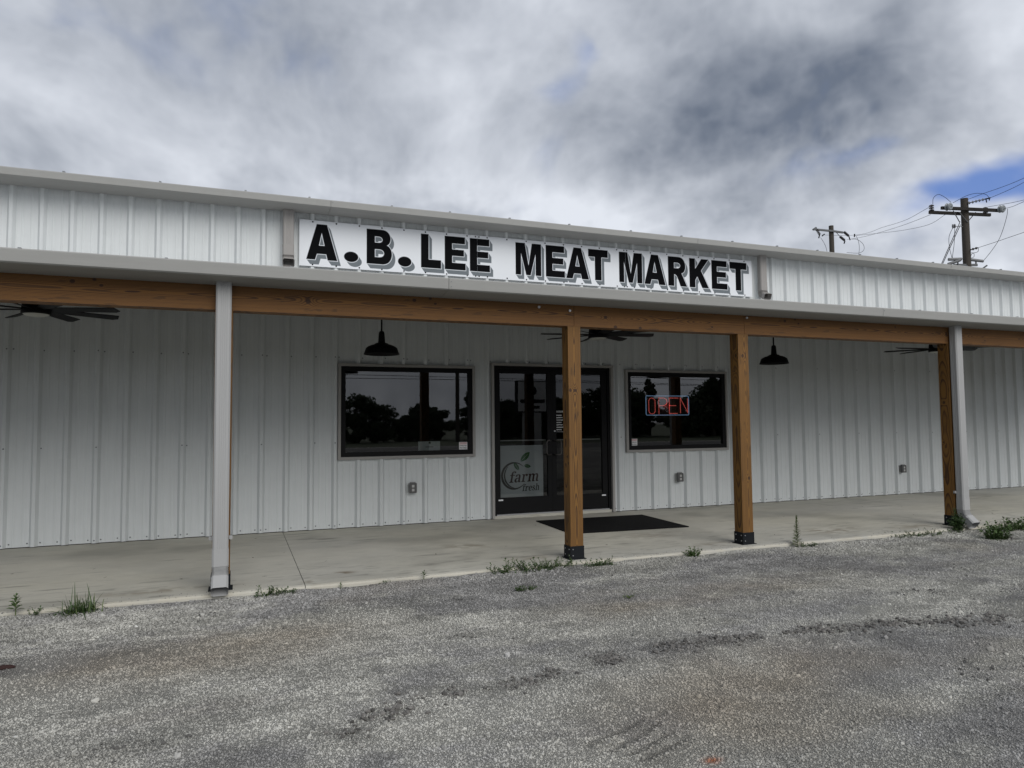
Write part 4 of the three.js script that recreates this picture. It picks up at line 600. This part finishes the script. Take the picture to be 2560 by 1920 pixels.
function tuft(name, label, x, z, seed, n, len, w, group) {
  const t = thing(name, label, 'grass tuft', [x, groundH(x, z), z], group), R = rng(seed), A = [], B = [];
  for (let i = 0; i < n; i++) { const a = R() * 6.283, low = R() < 0.45; const c = (R() + R() - 1) * w * 0.5; blade(R() < 0.7 ? A : B, V(c - (low ? w * 0.25 : 0), 0, (R() - 0.5) * w * 0.25), dirOf(a, low ? 0.9 + R() * 0.5 : 0.1 + R() * 0.95), len * (low ? 0.3 + 0.4 * R() : 0.4 + 0.65 * R() * R()), 0.003 + 0.0028 * R(), 0.05 + R() * 0.55); }
  mesh('blades', quads(A), greens[1], t).userData.kind = 'stuff'; if (B.length) mesh('dry_blades', quads(B), greens[2], t).userData.kind = 'stuff'; return t;
}
function bushy(name, label, x, z, seed, stems, len, spread, leafL, leafW, mat, upright = 0.3) {
  const t = thing(name, label, 'weed', [x, groundH(x, z), z]), R = rng(seed), Q = [], S = [];
  for (let i = 0; i < stems; i++) {
    const a = R() * 6.283, d = dirOf(a, upright + R() * 0.9), b = V((R() - 0.5) * spread, 0, (R() - 0.5) * spread * 0.25), L = len * (0.5 + 0.5 * R()), e = b.clone().addScaledVector(d, L).add(V(0, L * 0.12, 0)); S.push(rod(b, e, 0.0022, 0.0012, 5));
    const n = 5 + Math.floor(L / 0.018); for (let k = 0; k < n; k++) { const q = (k + 0.6) / n; leafQ(Q, b.clone().lerp(e, q), dirOf(R() * 6.283, 0.6 + R() * 0.8), leafL * (0.6 + 0.5 * R()), leafW * (0.7 + 0.5 * R()), R() * 0.5); }
  }
  mesh('leaves', quads(Q), mat, t).userData.kind = 'stuff'; mesh('stems', S, greens[2], t).userData.kind = 'stuff'; return t;
}
function spire(name, label, x, z, seed, h, leafL, leafW, mat, cnt, off = 0.02) { // one upright stem clothed in leaves
  const t = thing(name, label, 'weed', [x, groundH(x, z), z]), R = rng(seed), Q = [], top = V((R() - 0.5) * 0.06 * h, h, 0);
  mesh('stem', rod(V(0, 0, 0), top, 0.004, 0.002, 6), greens[2], t);
  for (let k = 0; k < cnt; k++) { const q = off + (1 - off) * (k + 1) / cnt, s = 1.15 - 0.75 * q; leafQ(Q, top.clone().multiplyScalar(q), dirOf(k * 2.4 + R(), 0.35 + 0.9 * (1 - q) + R() * 0.3), leafL * s * (0.8 + 0.4 * R()), leafW * s, 0.1 + 0.3 * R()); }
  mesh('leaves', quads(Q), mat, t).userData.kind = 'stuff'; return t;
}
spire('leafy_weed', 'bright green leafy weed at the slab edge, leftmost plant', -2.4, 3.3, 3, 0.15, 0.085, 0.014, greens[0], 22, 0.25);
bushy('small_weed', 'thin small weed just right of the leftmost leafy weed', -2.26, 3.29, 8, 6, 0.07, 0.12, 0.022, 0.006, greens[1], 0.5);
tuft('grass_tuft', 'spiky grass tuft left of the left downspout', -1.95, 3.33, 5, 150, 0.30, 0.34);
bushy('low_weed', 'low green weed right of the left downspout foot', -0.6, 3.34, 12, 26, 0.1, 0.34, 0.03, 0.006, greens[1], 0.5);
spire('seedling', 'tiny green seedling at the slab edge right of the joint', -0.05, 3.28, 14, 0.05, 0.035, 0.008, greens[0], 9, 0.2);
tuft('dry_sprig', 'thin dry sprig between two seedlings at the slab edge', 0.34, 3.28, 15, 12, 0.09, 0.1);
spire('drooping_weed', 'small drooping weed at the slab edge below the left window', 0.68, 3.28, 16, 0.07, 0.07, 0.008, greens[1], 12, 0.3);
bushy('weed_clump', 'wide leafy clump of weeds at the slab edge left of the middle post', 1.62, 3.3, 21, 60, 0.13, 0.62, 0.026, 0.008, greens[1], 0.35);
bushy('weed_clump', 'trailing green weeds running up to the middle post base', 2.0, 3.29, 22, 34, 0.1, 0.4, 0.022, 0.006, greens[1], 0.4);
bushy('weed_clump', 'flat green weeds in the gravel right of the middle post base', 2.42, 3.36, 23, 34, 0.09, 0.28, 0.024, 0.007, greens[1], 0.6);
bushy('weed_patch', 'small weed growing in the open gravel below the clump', 1.4, 3.93, 24, 22, 0.06, 0.16, 0.022, 0.005, greens[1], 0.7);
bushy('weed_patch', 'tiny weed in the open gravel right of the middle post', 2.05, 4.53, 25, 10, 0.035, 0.08, 0.016, 0.004, greens[2], 0.7);
bushy('weed_clump', 'single bushy weed at the slab edge right of the doormat', 3.54, 3.31, 26, 26, 0.11, 0.14, 0.03, 0.008, greens[0], 0.3);
spire('tall_weed', 'tall narrow upright weed right of the third post', 4.93, 3.3, 27, 0.34, 0.07, 0.0075, greens[2], 130, 0.03);
bushy('low_weed', 'low weeds around the foot of the tall upright weed', 5.08, 3.31, 28, 26, 0.07, 0.3, 0.022, 0.006, greens[1], 0.6);
bushy('weed_strip', 'strip of low green weeds along the slab edge left of the right downspout', 6.9, 3.28, 29, 110, 0.055, 1.05, 0.02, 0.006, greens[1], 0.5);
spire('fern_weed', 'feathery weed standing against the right post base', 7.47, 3.27, 30, 0.27, 0.1, 0.009, greens[1], 60, 0.1);
bushy('leafy_weed', 'dark leafy weed beside the right downspout elbow', 7.5, 3.28, 31, 16, 0.2, 0.14, 0.055, 0.016, greens[1], 0.12);
bushy('weed_clump', 'large leafy weed clump right of the right downspout outlet', 7.58, 3.72, 32, 60, 0.21, 0.26, 0.045, 0.013, greens[0], 0.2);
tuft('grass_tuft', 'tall grass tuft growing through the large clump at right', 7.47, 3.76, 33, 70, 0.42, 0.16);
bushy('weed_clump', 'leafy weeds at the far right edge of the slab', 8.4, 3.46, 34, 60, 0.17, 0.6, 0.04, 0.012, greens[0], 0.3);

renderer.render(scene, camera);
